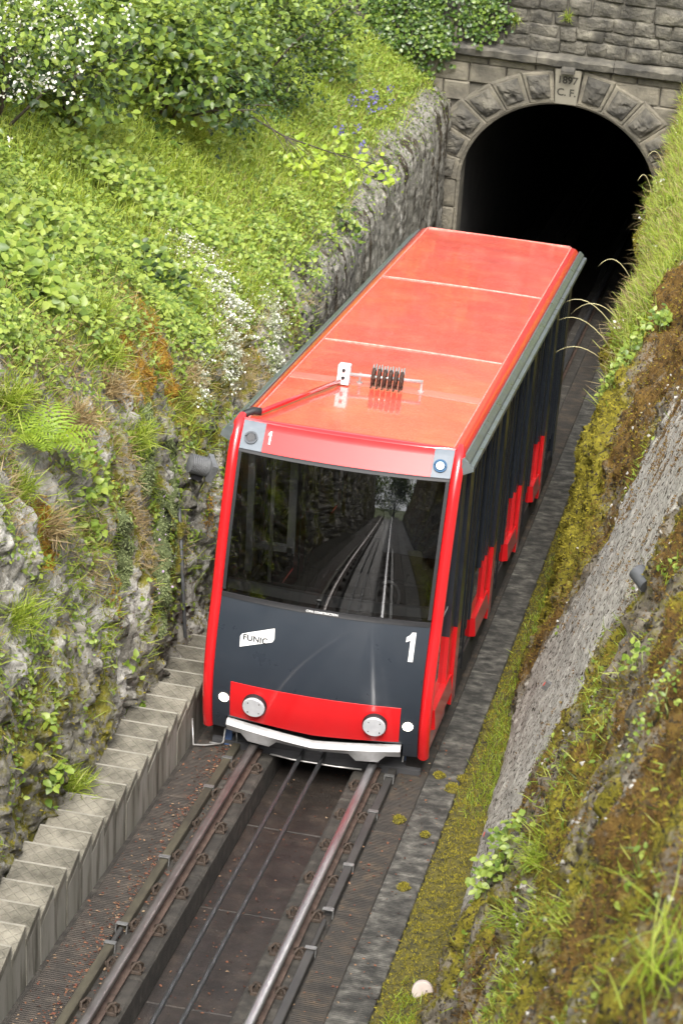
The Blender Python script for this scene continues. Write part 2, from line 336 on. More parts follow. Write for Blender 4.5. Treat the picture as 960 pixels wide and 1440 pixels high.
# foliage colours
L_grass = leaf_mat('grass_blades', [(.10, .15, .016), (.22, .31, .03), (.33, .42, .045), (.45, .48, .12)], .45)
L_dry = leaf_mat('dry_grass', [(.20, .14, .06), (.30, .22, .10), (.42, .34, .18)], .25)
L_herb = leaf_mat('bright_herb_leaves', [(.09, .16, .022), (.19, .28, .04), (.28, .37, .06), (.34, .42, .08)], .4, .42)
L_shrub = leaf_mat('shrub_leaves', [(.018, .040, .008), (.07, .125, .018), (.18, .26, .034), (.30, .38, .055)], .34, .40)  # darkest tone stands for the shade deep in the shrubs
L_shrubd = leaf_mat('dark_shrub_leaves', [(.02, .05, .010), (.05, .10, .018), (.09, .16, .025)], .3, .4)
L_lime = leaf_mat('lime_leaves', [(.24, .36, .03), (.34, .46, .05), (.42, .50, .07)], .42, .4)
L_ivy = leaf_mat('ivy_leaves', [(.03, .07, .014), (.07, .13, .02), (.18, .26, .04)], .25, .35)
L_thyme = leaf_mat('cushion_leaves', [(.09, .12, .04), (.17, .21, .08), (.27, .31, .14)], .2, .7)
L_silver = leaf_mat('silver_leaves', [(.20, .23, .12), (.32, .35, .21), (.42, .44, .30)], .25, .7)
L_white = leaf_mat('white_petals', [(.62, .62, .52), (.80, .80, .74)], .3, .6)
L_blue = leaf_mat('blue_petals', [(.09, .08, .24), (.18, .16, .36)], .25, .5)
L_pinkf = leaf_mat('lilac_petals', [(.42, .30, .48), (.55, .42, .58)], .25, .5)
L_yellow = leaf_mat('yellow_petals', [(.65, .42, .02), (.75, .52, .03)], .2, .5)
L_fern = leaf_mat('fern_leaves', [(.14, .23, .022), (.24, .35, .03), (.34, .42, .04)], .38, .5)
L_moss = leaf_mat('moss_tufts', [(.07, .06, .010), (.16, .14, .013), (.27, .23, .018), (.36, .31, .03)], .15, .9)
L_mossb = leaf_mat('brown_moss_tufts', [(.07, .035, .008), (.14, .075, .014), (.20, .13, .018)], .12, .9)
L_mosso = leaf_mat('orange_moss_tufts', [(.20, .10, .012), (.33, .18, .02), (.40, .26, .03)], .15, .9)
L_dead = leaf_mat('fallen_leaves', [(.05, .022, .014), (.13, .04, .022), (.19, .08, .04), (.28, .20, .12)], .1, .8)
M_stalk = mat('stalk', [(.16, .20, .05), (.24, .27, .09)], 20, .7)
# ================================================================== SETTING: terrain
def profile(keys, S, t):
    """keys: {s: [(x,n)...]} -> X,N grids for the positions S and the profile parameter t in 0..1"""
    ks = sorted(keys); A = np.array([keys[k] for k in ks], float)            # K,P,2
    P = A.shape[1]; out = np.empty((len(S), P, 2))
    for p in range(P):
        for c in range(2): out[:, p, c] = np.interp(S, ks, A[:, p, c])
    k5 = np.ones(9) / 9
    for p in range(P):
        for c in range(2): out[:, p, c] = np.convolve(np.pad(out[:, p, c], 4, 'edge'), k5, 'valid')
    u = t * (P - 1); i = np.clip(np.floor(u).astype(int), 0, P - 2); f = u - i
    # Catmull-Rom through the profile points
    def g(j): return out[:, np.clip(j, 0, P - 1), :]
    p0, p1, p2, p3 = g(i - 1), g(i), g(i + 1), g(i + 2); f = f[None, :, None]
    r = .5 * (2 * p1 + (p2 - p0) * f + (2 * p0 - 5 * p1 + 4 * p2 - p3) * f * f + (3 * p1 - p0 - 3 * p2 + p3) * f ** 3)
    lin = p1 * (1 - f) + p2 * f
    r = .55 * r + .45 * lin
    return r[..., 0], r[..., 1]
def grid_faces(a, b, flip=False):
    i = np.arange(a * b).reshape(a, b); q = np.stack([i[:-1, :-1], i[1:, :-1], i[1:, 1:], i[:-1, 1:]], -1).reshape(-1, 4)
    return q[:, ::-1].copy() if flip else q
def normals(P):
    du = np.gradient(P, axis=0); dv = np.gradient(P, axis=1); n = np.cross(du, dv); return n / (np.linalg.norm(n, axis=-1, keepdims=True) + 1e-9)
def spaced(lo, hi, fine_lo, fine_hi, df, dc):
    return np.concatenate([np.arange(lo, fine_lo, dc), np.arange(fine_lo, fine_hi, df), np.arange(fine_hi, hi + dc, dc)])
LK = {-46: [(-1.50, -.3), (-1.55, .5), (-1.75, 1.8), (-2.0, 3.2), (-2.7, 4.5), (-4.6, 5.6), (-7.5, 7.3), (-14, 10)],
      -9: [(-1.50, -.3), (-1.56, .5), (-1.75, 1.8), (-2.05, 3.1), (-2.7, 4.3), (-4.6, 5.5), (-7.5, 7.3), (-14, 10)],
      -4: [(-1.50, -.3), (-1.56, .5), (-1.70, 1.6), (-2.00, 2.8), (-2.6, 3.9), (-4.4, 5.2), (-7.5, 7.2), (-14, 10)],
      0: [(-1.50, -.3), (-1.54, .4), (-1.66, 1.4), (-1.92, 2.5), (-2.45, 3.5), (-4.2, 4.7), (-7.5, 7.0), (-14, 10)],
      3.5: [(-1.52, -.3), (-1.55, .4), (-1.62, 1.2), (-1.80, 2.1), (-2.25, 2.9), (-4.2, 4.3), (-7.5, 6.8), (-14, 10)],
      7: [(-1.58, -.3), (-1.60, .4), (-1.64, 1.2), (-1.70, 2.3), (-2.15, 2.8), (-4.2, 4.3), (-7.5, 6.8), (-14, 10)],
      12: [(-1.60, -.3), (-1.61, .5), (-1.64, 1.5), (-1.68, 2.85), (-2.15, 3.2), (-4.2, 4.6), (-7.5, 7.0), (-14, 10)],
      19: [(-1.62, -.3), (-1.63, .6), (-1.66, 2.0), (-1.70, 3.55), (-2.2, 3.95), (-4.2, 5.2), (-7.5, 7.4), (-14, 10)],
      24: [(-1.75, -.3), (-1.75, .6), (-1.8, 2.0), (-1.9, 3.55), (-2.4, 4.0), (-4.2, 5.3), (-7.5, 7.4), (-14, 10)]}
RK = {-46: [(1.74, -.4), (1.80, .1), (2.25, 1.5), (2.72, 2.9), (3.30, 4.5), (4.2, 5.4), (7, 6.6), (14, 8)],
      -8: [(1.74, -.4), (1.80, .1), (2.25, 1.5), (2.72, 2.9), (3.28, 4.5), (4.2, 5.5), (7, 6.6), (14, 8)],
      -4: [(1.68, -.4), (1.74, .1), (2.20, 1.5), (2.66, 2.9), (3.18, 4.4), (4.2, 5.5), (7, 6.6), (14, 8)],
      0: [(1.62, -.4), (1.64, .1), (2.08, 1.4), (2.54, 2.8), (3.05, 4.2), (4.2, 5.4), (7, 6.6), (14, 8)],
      3: [(1.62, -.4), (1.63, .35), (1.80, .95), (2.28, 2.2), (2.90, 3.7), (4.2, 5.2), (7, 6.6), (14, 8)],
      6: [(1.62, -.4), (1.63, .5), (1.72, 1.6), (2.15, 2.5), (2.9, 3.6), (4.2, 5.0), (7, 6.8), (14, 8.5)],
      10: [(1.62, -.4), (1.63, .7), (1.74, 2.35), (2.15, 3.0), (2.9, 3.9), (4.2, 5.2), (7, 7), (14, 9)],
      14: [(1.62, -.4), (1.64, .9), (1.76, 3.15), (2.2, 3.7), (3.0, 4.5), (4.4, 5.6), (7, 7.2), (14, 9)],
      20: [(1.62, -.4), (1.64, 1.2), (1.76, 4.2), (2.3, 4.7), (3.2, 5.4), (4.6, 6.3), (7, 7.6), (14, 9)],
      24: [(1.75, -.4), (1.75, 1.2), (1.85, 4.2), (2.4, 4.7), (3.2, 5.4), (4.6, 6.3), (7, 7.6), (14, 9)]}
def tree_of(P, flip=False):
    a, b = P.shape[:2]; return BVHTree.FromPolygons([Vector(v) for v in P.reshape(-1, 3)], [tuple(f) for f in grid_faces(a, b).tolist()])
def hit(u, v, B):
    q = Vector(ray(u, v)).normalized(); h = B.ray_cast(Vector(CP), q)
    return (np.array(h[0]), np.array(h[1])) if h[0] is not None else (None, None)
# ---- left rock face and bank
S = spaced(-46, 20.6, -8.5, 20, .034, .35)
t = np.concatenate([np.linspace(0, 4 / 7, 165), np.linspace(4 / 7, 1, 61)[1:]])
X, N_ = profile(LK, S, t); Sg = np.repeat(S[:, None], len(t), 1); P = Wa(X, Sg, N_); nr = normals(P); nr *= np.sign(nr[..., 0:1] + 1e-9)
tt = np.repeat(t[None], len(S), 0)
rockm = 1 - sst(.50, .60, tt + .05 * fbm(P, 1.3, 3, 5)); concm = sst(6.0, 9.0, Sg)            # smooth dressed wall near the portal
big = fbm(P, (.9, .9, .55), 3, 1); rid = fbm(P, (2.2, 2.2, 1.3), 4, 2, .55, True); fine = fbm(P, (9, 9, 5), 3, 3)
strat = np.sin((P[..., 2] * 9 + P[..., 1] * 2.4 + 2.5 * fbm(P, 1.5, 3, 9)))
amp = rockm * (1 - .75 * concm) * sst(0, .10, tt)
wa, wb = worley(P + .12 * np.stack([fine, rid, fine], -1), (2.6, 2.6, 1.7), 201); wc, wd_ = worley(P + .05 * fine[..., None], (7.5, 7.5, 5.0), 211)
d = amp * (.13 * big + .04 * rid + .05 * fine + .105 * wa + .05 * wc - .045 * (1 - sst(0, .16, wb)) - .02 * (1 - sst(0, .2, wd_)) + .012 * strat + .02 * fbm(P, (24, 24, 14), 2, 8)) + rockm * concm * (.012 * fine + .014 * fbm(P, (10, 10, 1.6), 4, 4) + .016 * fbm(P, 16, 2, 6)) + (1 - rockm) * (.10 * big + .03 * fine)
P = P + nr * d[..., None]; PL = P; BL = tree_of(PL[::2, ::2]); NL = normals(P); NL *= np.sign(NL[..., 0:1] * .5 + NL[..., 2:3] + 1e-9)
u_, v_, dz = proj(P.reshape(-1, 3))
ms = fbm(P, (1.1, 1.1, .8), 4, 21); mo = fbm(P, (.8, .8, .7), 4, 31)
up = NL[..., 2]
A_moss = np.clip(.30 + .6 * ms + .30 * up - .55 * concm * rockm, 0, 1) * rockm + (1 - rockm) * .8
A_or = np.clip(.06 + 1.2 * (mo - .05) + .15 * up, 0, 1) * rockm * (1 - concm) * sst(.18, .34, tt)
A_soil = (1 - rockm) * 1.0
for (uu, vv, rr_) in ((195, 430, .28), (215, 490, .30), (165, 395, .22), (235, 560, .2), (170, 470, .2), (60, 760, .2), (205, 530, .22), (330, 480, .12), (120, 640, .15)):
    hp, hn = hit(uu, vv, BL)
    if hp is not None: A_or = np.maximum(A_or, .9 * (1 - sst(.3 * rr_, rr_ * 1.3, np.linalg.norm((P - hp) * np.array([1, 1, .6]), axis=-1) + .12 * ms)))
A_pale = np.clip(.62 * fbm(P, (3.0, 3.0, 1.6), 4, 41) + .42, 0, 1) * rockm * (1 - concm) + rockm * concm * np.clip(.22 + .55 * fbm(P, (9, 9, .7), 4, 42), 0, .6)
A_drk = np.clip(.42 * fbm(P, (1.3, 1.3, .6), 4, 51) + .08 + .25 * fbm(P, (6, 6, 3), 3, 52), 0, 1) * rockm * (1 - concm) + rockm * concm * np.clip(.36 + .8 * fbm(P, (7, 7, .55), 4, 53), 0, 1)
M_rockL = rock_mat('lichen_limestone', [(.10, .092, .075), (.25, .235, .20), (.42, .40, .355)],
                   [('pale', [(.26, .245, .215), (.50, .48, .44), (.62, .60, .56)], 16), ('dark', [(.035, .028, .020), (.10, .08, .055)], 9), ('moss', [(.055, .055, .012), (.16, .15, .024), (.27, .24, .04)], 9),
                    ('orange', [(.17, .085, .015), (.30, .17, .025), (.38, .25, .04)], 8), ('soil', [(.07, .10, .018), (.13, .18, .03), (.16, .17, .05)], 6)], .035, 6)
o = link_mesh('rock_face_left', P.reshape(-1, 3), grid_faces(len(S), len(t)), M_rockL, smooth=True, attrs=dict(moss=A_moss.ravel(), orange=A_or.ravel(), pale=A_pale.ravel(), soil=A_soil.ravel(), dark=A_drk.ravel()))
tag(o, kind='structure'); o_left = o
bare = np.zeros_like(tt)
for (uu, vv, rr_) in ((195, 430, .42), (165, 395, .34), (215, 495, .42), (140, 430, .3), (120, 500, .35), (180, 530, .35), (240, 520, .3)):
    hp, hn = hit(uu, vv, BL); bare = np.maximum(bare, 1 - sst(.5 * rr_, rr_, np.linalg.norm(P - hp, axis=-1) + .1 * ms))
GL = dict(bare=bare, P=PL, N=NL, rock=rockm, conc=concm, s=Sg, t=tt, orange=A_or, moss=A_moss)
# ---- right leaning wall and bank
t = np.concatenate([np.linspace(0, 5 / 7, 190), np.linspace(5 / 7, 1, 31)[1:]])
S = spaced(-46, 20.6, -19, 20, .038, .35)
X, N_ = profile(RK, S, t); Sg = np.repeat(S[:, None], len(t), 1); P = Wa(X, Sg, N_); nr = normals(P); nr *= -np.sign(nr[..., 0:1] + 1e-9)
tt = np.repeat(t[None], len(S), 0)
grassm = np.clip(sst(.62, .74, tt + .05 * fbm(P, 1.2, 3, 66)) + sst(7.0, 9.5, Sg + 1.5 * fbm(P, .9, 3, 65) - 3 * sst(.35, .6, tt)) * sst(.25, .34, tt), 0, 1)
white = sst(-4.6, -3.6, Sg + .9 * fbm(P, (1.2, 1.2, 1.2), 4, 61)) * (1 - sst(.9, 2.3, Sg + 1.1 * fbm(P, (1, 1, 1), 4, 62))) * (1 - sst(.66, .7, tt))
rid = worley(P + .15 * fbm(P, 3, 3, 60)[..., None], (3.2, 3.2, 2.4), 221)[0] + .4 * worley(P, (8, 8, 6), 231)[0]; big = fbm(P, (.8, .8, .8), 3, 64); fine = fbm(P, (11, 11, 8), 3, 67)
strk = fbm(np.stack([P[..., 0] * 0, P[..., 1], P[..., 2] * .25], -1), (14, 14, 14), 3, 68)
rough = (1 - .85 * white) * (1 - grassm)
mossz = sst(2.0, 3.6, Sg + .8 * fbm(P, 1, 3, 70)) * (1 - grassm)
d = sst(0, .12, tt) * (rough * (.13 * big + .085 * rid + .035 * fine) + white * (.010 * fine + .012 * strk) + mossz * (.10 * fbm(P, 2.6, 3, 71) + .05 * fbm(P, 7, 2, 72)) + (1 - white) * (1 - grassm) * .035 * fbm(P, (13, 13, 10), 3, 69) +  grassm * .10 * big)
P = P + nr * d[..., None]; NR = normals(P); NR *= -np.sign(NR[..., 0:1] * .5 - NR[..., 2:3] + 1e-9); PR = P
lowband = 1 - sst(.30, .46, tt + .05 * fbm(P, 1.5, 3, 73))
A_white = white * (1 - .35 * sst(.2, .5, fbm(P, (6, 6, 3), 4, 74)))
A_moss = np.clip(mossz * (.85 * lowband + .25 + .5 * fbm(P, 1.4, 4, 75)) + (1 - white) * (1 - mossz) * (.50 + .7 * fbm(P, 1.3, 4, 76)), 0, 1) + grassm * .6
A_brown = np.clip((mossz * (1 - lowband) * (.75 + .4 * fbm(P, 1.6, 4, 77))) + (1 - mossz) * (1 - white) * (.42 + .8 * fbm(P, 1.0, 4, 78)) + white * np.clip(-.22 + .5 * sst(.2, .6, tt) + .95 * fbm(P, (5, 5, 2.2), 4, 79), 0, .68), 0, 1) * (1 - grassm)
A_pale = np.clip((1 - white) * (.25 + .5 * fbm(P, (4, 4, 3), 4, 80)), 0, 1) * (1 - grassm)
M_rockR = rock_mat('leaning_wall_rock', [(.09, .075, .055), (.19, .165, .125), (.32, .29, .24)],
                   [('pale', [(.38, .36, .32), (.60, .57, .50)], 10), ('moss', [(.08, .07, .010), (.20, .175, .018), (.32, .27, .03)], 9),
                    ('white', [(.27, .252, .215), (.44, .415, .365), (.58, .55, .49)], 14), ('brown', [(.055, .030, .010), (.13, .075, .018), (.19, .12, .025)], 8), ('soil', [(.06, .075, .016), (.12, .14, .025), (.16, .13, .05)], 6)], .03, 7, speck=((.04, .030, .018), 24, .545))
o = link_mesh('rock_face_right', P.reshape(-1, 3), grid_faces(len(S), len(t), True), M_rockR, smooth=True, attrs=dict(moss=A_moss.ravel(), brown=A_brown.ravel(), white=A_white.ravel(), pale=A_pale.ravel(), soil=grassm.ravel()))
tag(o, kind='structure'); o_right = o
GR = dict(P=PR, N=NR, grass=grassm, white=white, moss=A_moss, brown=A_brown, s=Sg, t=tt, mossz=mossz)
# ---- hillside over the tunnel and the land around
gx = np.concatenate([-np.geomspace(3000, 16, 22), np.linspace(-14, 14, 15), np.geomspace(16, 3000, 22)])
gy = np.concatenate([-np.geomspace(3000, 60, 18), np.linspace(-55, 90, 60), np.geomspace(95, 6000, 22)])
GX, GY = np.meshgrid(gx, gy, indexing='ij')
yy = np.clip(GY, -140, 420); gz = -TA * yy * (1 - .25 * sst(120, 420, yy))
off = np.where(np.abs(GX) < 13.5, -2.2, 6.5 + .02 * np.clip(np.abs(GX) - 14, 0, 200)); off = off + sst(20, 40, GY) * 0
o = link_mesh('ground', np.stack([GX, GY, gz + off], -1).reshape(-1, 3), grid_faces(len(gx), len(gy)), M_soil, smooth=True); tag(o, kind='structure')
gx = np.linspace(-16, 16, 65); gy = np.linspace(19.9, 75, 90); GX, GY = np.meshgrid(gx, gy, indexing='ij')
hz = -.95 - .34 * (GY - 20) + .25 * np.abs(GX) * .6; Ph = np.stack([GX, GY, hz], -1); Ph[..., 2] += .25 * fbm(Ph, .5, 3, 90)
o = link_mesh('hillside', Ph.reshape(-1, 3), grid_faces(len(gx), len(gy)), M_soil, smooth=True); tag(o, kind='structure')
BR = tree_of(PR[::2, ::2])
# ================================================================== SETTING: track bed
bed = MB().box(-1.75, 1.9, -46, 62, -.75, -.46, T=W).build('track_bed', M_plinth); tag(bed, kind='structure')
def slab(name, x0, x1, s0, s1, n0, n1, m, b=.008, jit=.004):
    dn = random.uniform(-jit, jit); g = .006
    o = MB().cbox(x0, x1, s0 + g, s1 - g, n0, n1 + dn, b, T=W).build(name, m, bed); return o
def row(name, x0, x1, n0, n1, m, joint, pitch, lo=-13, hi=21, **k):
    c0 = joint + math.floor((lo - joint) / pitch) * pitch
    while c0 < hi:
        slab(name, x0, x1, c0, c0 + pitch, n0, n1, m, **k); c0 += pitch
    for a, b in ((-46, joint + math.floor((lo - joint) / pitch) * pitch), (c0, 62)): slab(name, x0, x1, a, b, n0, n1, m)
row('channel_slab', -.372, .345, -.55, -.40, M_chan, -1.27, 1.95)
row('rail_plinth', -.76, -.376, -.55, -.15, M_plinth, -1.15, 2.1, b=.02)
row('rail_plinth', .349, .742, -.55, -.15, M_plinth, -.95, 2.1, b=.02)
row('walkway_slab', -1.075, -.764, -.45, -.125, M_walk, -1.6, 1.95)
row('gutter_slab', -1.125, -1.079, -.45, -.15, M_plinth, -1.6, 1.95, b=.004)
row('walkway_slab', .746, 1.000, -.45, -.125, M_walkR, -1.64, 1.92)
row('edge_slab', 1.004, 1.30, -.45, -.12, M_walkB, -.62, 1.92)
# ================================================================== rails
def rail_section(cx, top):
    return [(-.035, 0), (-.030, -.008) if 0 else (-.036, -.012), (-.034, -.034), (-.009, -.044), (-.008, -.098), (-.060, -.112), (-.060, -.122),
            (.060, -.122), (.060, -.112), (.008, -.098), (.009, -.044), (.034, -.034), (.036, -.012), (.035, 0)]
def make_rail(cx, mhead, label):
    r = empty('rail', W(cx, 0, -.148), label, 'rail', 'running rails')
    sec = rail_section(cx, 0); web = sec[2:12]
    MB().loft([[W(cx + a, s, b) for a, b in web] for s in (-46, 62)]).build('web', M_rust, r)
    hd = [(-.0365, -.0335), (-.037, -.010), (-.031, -.0015), (-.015, 0.001), (.015, 0.001), (.031, -.0015), (.037, -.010), (.0365, -.0335)]
    auto(MB().loft([[W(cx + a, s, b) for a, b in hd] for s in (-46, 62)]).build('head', mhead, r), 50)
    return r
railL = make_rail(-.535, M_railtopL, 'dull brown steel rail of the track, next to the concrete stairs')
railR = make_rail(.535, M_railtop, 'shiny steel rail of the track, next to the mossy wall')
def clip_mesh():
    b = MB()
    b.cbox(-.045, .045, -.05, .05, -.012, .012, .006)                       # base plate
    b.tube([(-.035, -.045, .01), (-.042, -.03, .045), (-.02, 0.0, .068), (.01, .02, .06), (.03, .04, .03), (.03, .05, .01)], .011, 7)   # spring loop
    b.tube([(-.04, .045, .012), (-.03, .03, .05), (0, .005, .06), (.03, -.02, .045), (.036, -.045, .012)], .011, 7)
    b.cyl((0, 0, .01), (0, 0, 1), .022, .02, 6); b.cyl((0, 0, .03), (0, 0, 1), .012, .035, 8)
    b.tube([(-.05, -.03, .012), (-.06, 0, .03), (-.05, .03, .012)], .009, 6)
    return b
proto = {}
TR = Matrix(((1, 0, 0, 0), (0, CA, SA, 0), (0, -SA, CA, 0), (0, 0, 0, 1)))   # track axes to world
k = 0
for r, cx in ((railL, -.535), (railR, .535)):
    for side in (-1, 1):
        s = -2.95 - .767 * 12
        while s < 2.5:
            x = cx + side * .085
            T = Matrix.Translation(W(x, s + random.uniform(-.012, .012), -.135)) @ TR @ Matrix.Rotation((0 if side < 0 else math.pi) + random.uniform(-.12, .12), 4, 'Z')
            if 'c' not in proto:
                o = clip_mesh().build('rail_clip', M_clip); auto(o, 40); proto['c'] = o.data; bpy.data.objects.remove(o)
            o = bpy.data.objects.new('rail_clip', proto['c']); COL.objects.link(o); o.parent = r; o.matrix_parent_inverse = Matrix.Translation(-Vector(ORIG[r.name])); o.matrix_basis = T
            s += .767
# hauling ropes, six strands laid round each other
def rope(x0, x1, n, label):
    V = []; seg = 24; ss = np.concatenate([np.arange(-7.5, 1.2, .022), np.arange(1.2, 14, .8)])
    rings = []
    for s in ss:
        ph = s / .30 * 2 * math.pi; x = x0 + (x1 - x0) * (s + 7.5) / 8.0 if s < .5 else x1
        x = x0
        rings.append([W(x + (.0155 + .0045 * abs(math.sin(3 * (a - ph / 6 * 1)))) * math.cos(a), s, n + (.0155 + .0045 * abs(math.sin(3 * (a - ph / 6)))) * math.sin(a)) for a in [2 * math.pi * k / seg for k in range(seg)]])
    b = MB(); b.tube([W(x0, -46, n), W(x0, -7.5, n)], .018, 8); b.loft(rings)
    o = b.build('haul_rope', M_rope, smooth=True); return tag(o, label, 'rope', 'hauling ropes')
rope(-.118, -.118, -.07, 'twisted steel hauling rope in the channel, closer to the stairs')
rope(.072, .072, -.07, 'twisted steel hauling rope in the channel, closer to the mossy wall')
# cable ducts beside the rails
def duct(x0, x1, n1, m, joints, label, gap):
    e = empty('cable_duct', W((x0 + x1) / 2, -4, -.15), label, 'cable duct', 'cable ducts along the rails')
    a = -14.0
    for j in joints + [16.0]:
        if j - a > .25: MB().cbox(x0, x1, a + .015, j - .015, -.15, n1 + random.uniform(-.006, .006), .006, T=W).build('duct_cover', m, e)
        if j < 15:
            MB().box(x0 - .008, x1 + .008, j - .045, j + .012, n1 + .008, n1 + .014, T=W).box(x0 - .010, x0 - .003, j - .03, j + .01, -.15, n1 + .012, T=W).box(x1 + .003, x1 + .010, j - .03, j + .01, -.15, n1 + .012, T=W).build('clamp', M_clamp, e)
        a = j + (gap if j in (joints[2], ) else .03)
    MB().tube([W((x0 + x1) / 2, joints[2], -.11), W((x0 + x1) / 2, joints[2] + gap, -.11)], .02, 8).build('pipe', M_duct2, e)
    return e
duct(-.752, -.682, -.085, M_duct, [-10.2, -7.6, -4.95, -4.57, -3.1, -1.35, -.55], 'weathered greenish cable duct along the dull rail', .34)
duct(.664, .731, -.085, M_duct2, [-9.8, -7.0, -4.42, -3.62, -2.62, -1.3, -.35], 'dark cable duct along the shiny rail', .62)
# ================================================================== stairs
stairs = empty('staircase', W(-1.32, -3, -.15), 'narrow concrete staircase with patterned treads beside the track', 'staircase')
for i in range(-34, 36):
    y1 = -3.67 + .3617 * i; z = 1.80 - .1355 * i; y0 = y1 - .3617 - .02
    dzz = random.uniform(-.004, .004); xr = -1.120 + random.uniform(-.003, .003); xl = -1.53 + random.uniform(-.02, .01)
    st = MB().cbox(xl, xr, y0 + .018, y1 - .017, z - .08, z + dzz, .004).build('step', M_step, stairs)
    MB().cbox(xl, xr + .001, y1 - .016, y1, z - .08, z + dzz + .003, .006).build('nosing', M_nose, stairs)
    zb = -TA * (y1) - .30
    MB().box(-1.55, -1.121 + random.uniform(-.004, .004), y1 - .3617 + .001, y1 - .003, zb, z - .081).build('riser_block', M_stepside, stairs)
# ================================================================== moss strip beside the walkway
S2 = np.arange(-14, 16, .03); x2 = np.linspace(1.285, 1.80, 26)
SS, XX = np.meshgrid(S2, x2, indexing='ij'); Pm = Wa(XX, SS, np.zeros_like(SS))
XX = XX + .04 * fbm(Pm, 3, 3, 101) * (XX < 1.32)
nn = -.125 + .05 * sst(1.285, 1.36, XX) + .028 * fbm(Pm, 9, 3, 102) + .05 * fbm(Pm, 3, 2, 103) * sst(1.3, 1.4, XX) + .10 * sst(1.5, 1.8, XX)
nn = np.where(XX < 1.305, -.2, nn); Pm = Wa(XX, SS, nn)
o = link_mesh('moss_strip', Pm.reshape(-1, 3), grid_faces(len(S2), len(x2)), M_mossD, smooth=True); tag(o, kind='structure')
GM = dict(P=Pm, N=normals(Pm), s=SS, x=XX); GM['N'] *= np.sign(GM['N'][..., 2:3])
# ================================================================== tunnel portal
PY = 19.49; AX, AZ, RI, RO = .01, -4.76, 1.53, 2.06
portal = empty('tunnel_portal', (0, PY + .3, -7.4), 'grey stone tunnel portal with arch of rough blocks and dated keystone', 'tunnel portal')
def stone_quad(c, yb, yf, rough, seed, n=4, gap=.008, cham=.02):
    c = np.array(c, float); ctr = c.mean(0); c = ctr + (c - ctr) * (1 - gap / np.maximum(np.linalg.norm(c - ctr, axis=1, keepdims=True), .05) * 1.4)
    u = np.array([0, .0] + list(np.linspace(0, 1, n)[1:-1]) + [1, 1.]); m = len(u)
    ins = cham / max(.1, np.linalg.norm(c[1] - c[0])); inz = cham / max(.1, np.linalg.norm(c[3] - c[0]))
    uu = np.concatenate([[0], ins + (1 - 2 * ins) * np.linspace(0, 1, n), [1]]); vv = np.concatenate([[0], inz + (1 - 2 * inz) * np.linspace(0, 1, n), [1]])
    U, Vv = np.meshgrid(uu, vv, indexing='ij')
    Q = (c[0] * ((1 - U) * (1 - Vv))[..., None] + c[1] * (U * (1 - Vv))[..., None] + c[2] * (U * Vv)[..., None] + c[3] * ((1 - U) * Vv)[..., None])
    y = np.full(U.shape, yf + cham * .8); 
    P3 = np.stack([Q[..., 0], y * 0 + seed * 3.7, Q[..., 1]], -1)
    bulge = (np.sin(np.pi * np.clip(U, 0, 1)) * np.sin(np.pi * np.clip(Vv, 0, 1))) ** .5
    y[1:-1, 1:-1] = yf - (rough * (.45 * bulge + .70 * fbm(P3, 5.5, 4, 3, .6) * bulge))[1:-1, 1:-1]
    k = len(uu); V = [(Q[i, j, 0], y[i, j], Q[i, j, 1]) for i in range(k) for j in range(k)]
    F = [(i * k + j, (i + 1) * k + j, (i + 1) * k + j + 1, i * k + j + 1) for i in range(k - 1) for j in range(k - 1)]
    ring = [(i, 0) for i in range(k - 1)] + [(k - 1, j) for j in range(k - 1)] + [(i, k - 1) for i in range(k - 1, 0, -1)] + [(0, j) for j in range(k - 1, 0, -1)]
    b0 = len(V)
    for (i, j) in ring: V.append((Q[i, j, 0], yb, Q[i, j, 1]))
    L = len(ring)
    for a in range(L):
        i0, j0 = ring[a]; i1, j1 = ring[(a + 1) % L]; F.append((i1 * k + j1, i0 * k + j0, b0 + a, b0 + (a + 1) % L))
    return V, F
def stone(name, c, yf, depth, rough, m, n=4, parent=portal, **k):
    V, F = stone_quad(c, yf + depth, yf, rough, random.random() * 9, n, **k); o = link_mesh(name, V, F, m, parent); 
    if n > 4: auto(o, 40)
    return o
def pol(r, a): return (AX + r * math.cos(a), AZ + r * math.sin(a))
D = math.radians
half = D(6.2); edges = [half + D(14.0) * i for i in range(7)]
edges[-1] = D(90)
for sgn in (-1, 1):
    for i in range(6):
        a0, a1 = D(90) + sgn * edges[i], D(90) + sgn * edges[i + 1]
        ro = RO + random.uniform(-.03, .03)
        c = [pol(RI, a0), pol(ro, a0), pol(ro, a1), pol(RI, a1)]
        if sgn < 0: c = [c[3], c[2], c[1], c[0]]
        V, F = stone_quad(c, PY + .35, PY - .05, 0.0, 1, 3, .006, .015); o = link_mesh('voussoir', V, F, M_ashlar, portal)
        # rough pillow inside a dressed margin
        a0m, a1m = a0 + sgn * D(2.0), a1 - sgn * D(2.0); c = [pol(RI + .08, a0m), pol(ro - .06, a0m), pol(ro - .06, a1m), pol(RI + .08, a1m)]
        if sgn < 0: c = [c[3], c[2], c[1], c[0]]
        V, F = stone_quad(c, PY - .045, PY - .066, .125, i + 7 * sgn, 14, .0, .012); p = link_mesh('rough_face', V, F, M_stone, portal)
        p.parent = o; p.matrix_parent_inverse = Matrix.Identity(4)
# jamb blocks under the arch
for sgn in (-1, 1):
    z = AZ
    while z > -8.6:
        h = random.uniform(.38, .5); xw = random.choice([.48, .60]); x0, x1 = (AX - RI - xw, AX - RI) if sgn < 0 else (AX + RI, AX + RI + xw)
        stone('jamb_block', [(x0, z - h), (x1, z - h), (x1, z), (x0, z)], PY - .03, .4, .03, M_ashlar, 5); z -= h
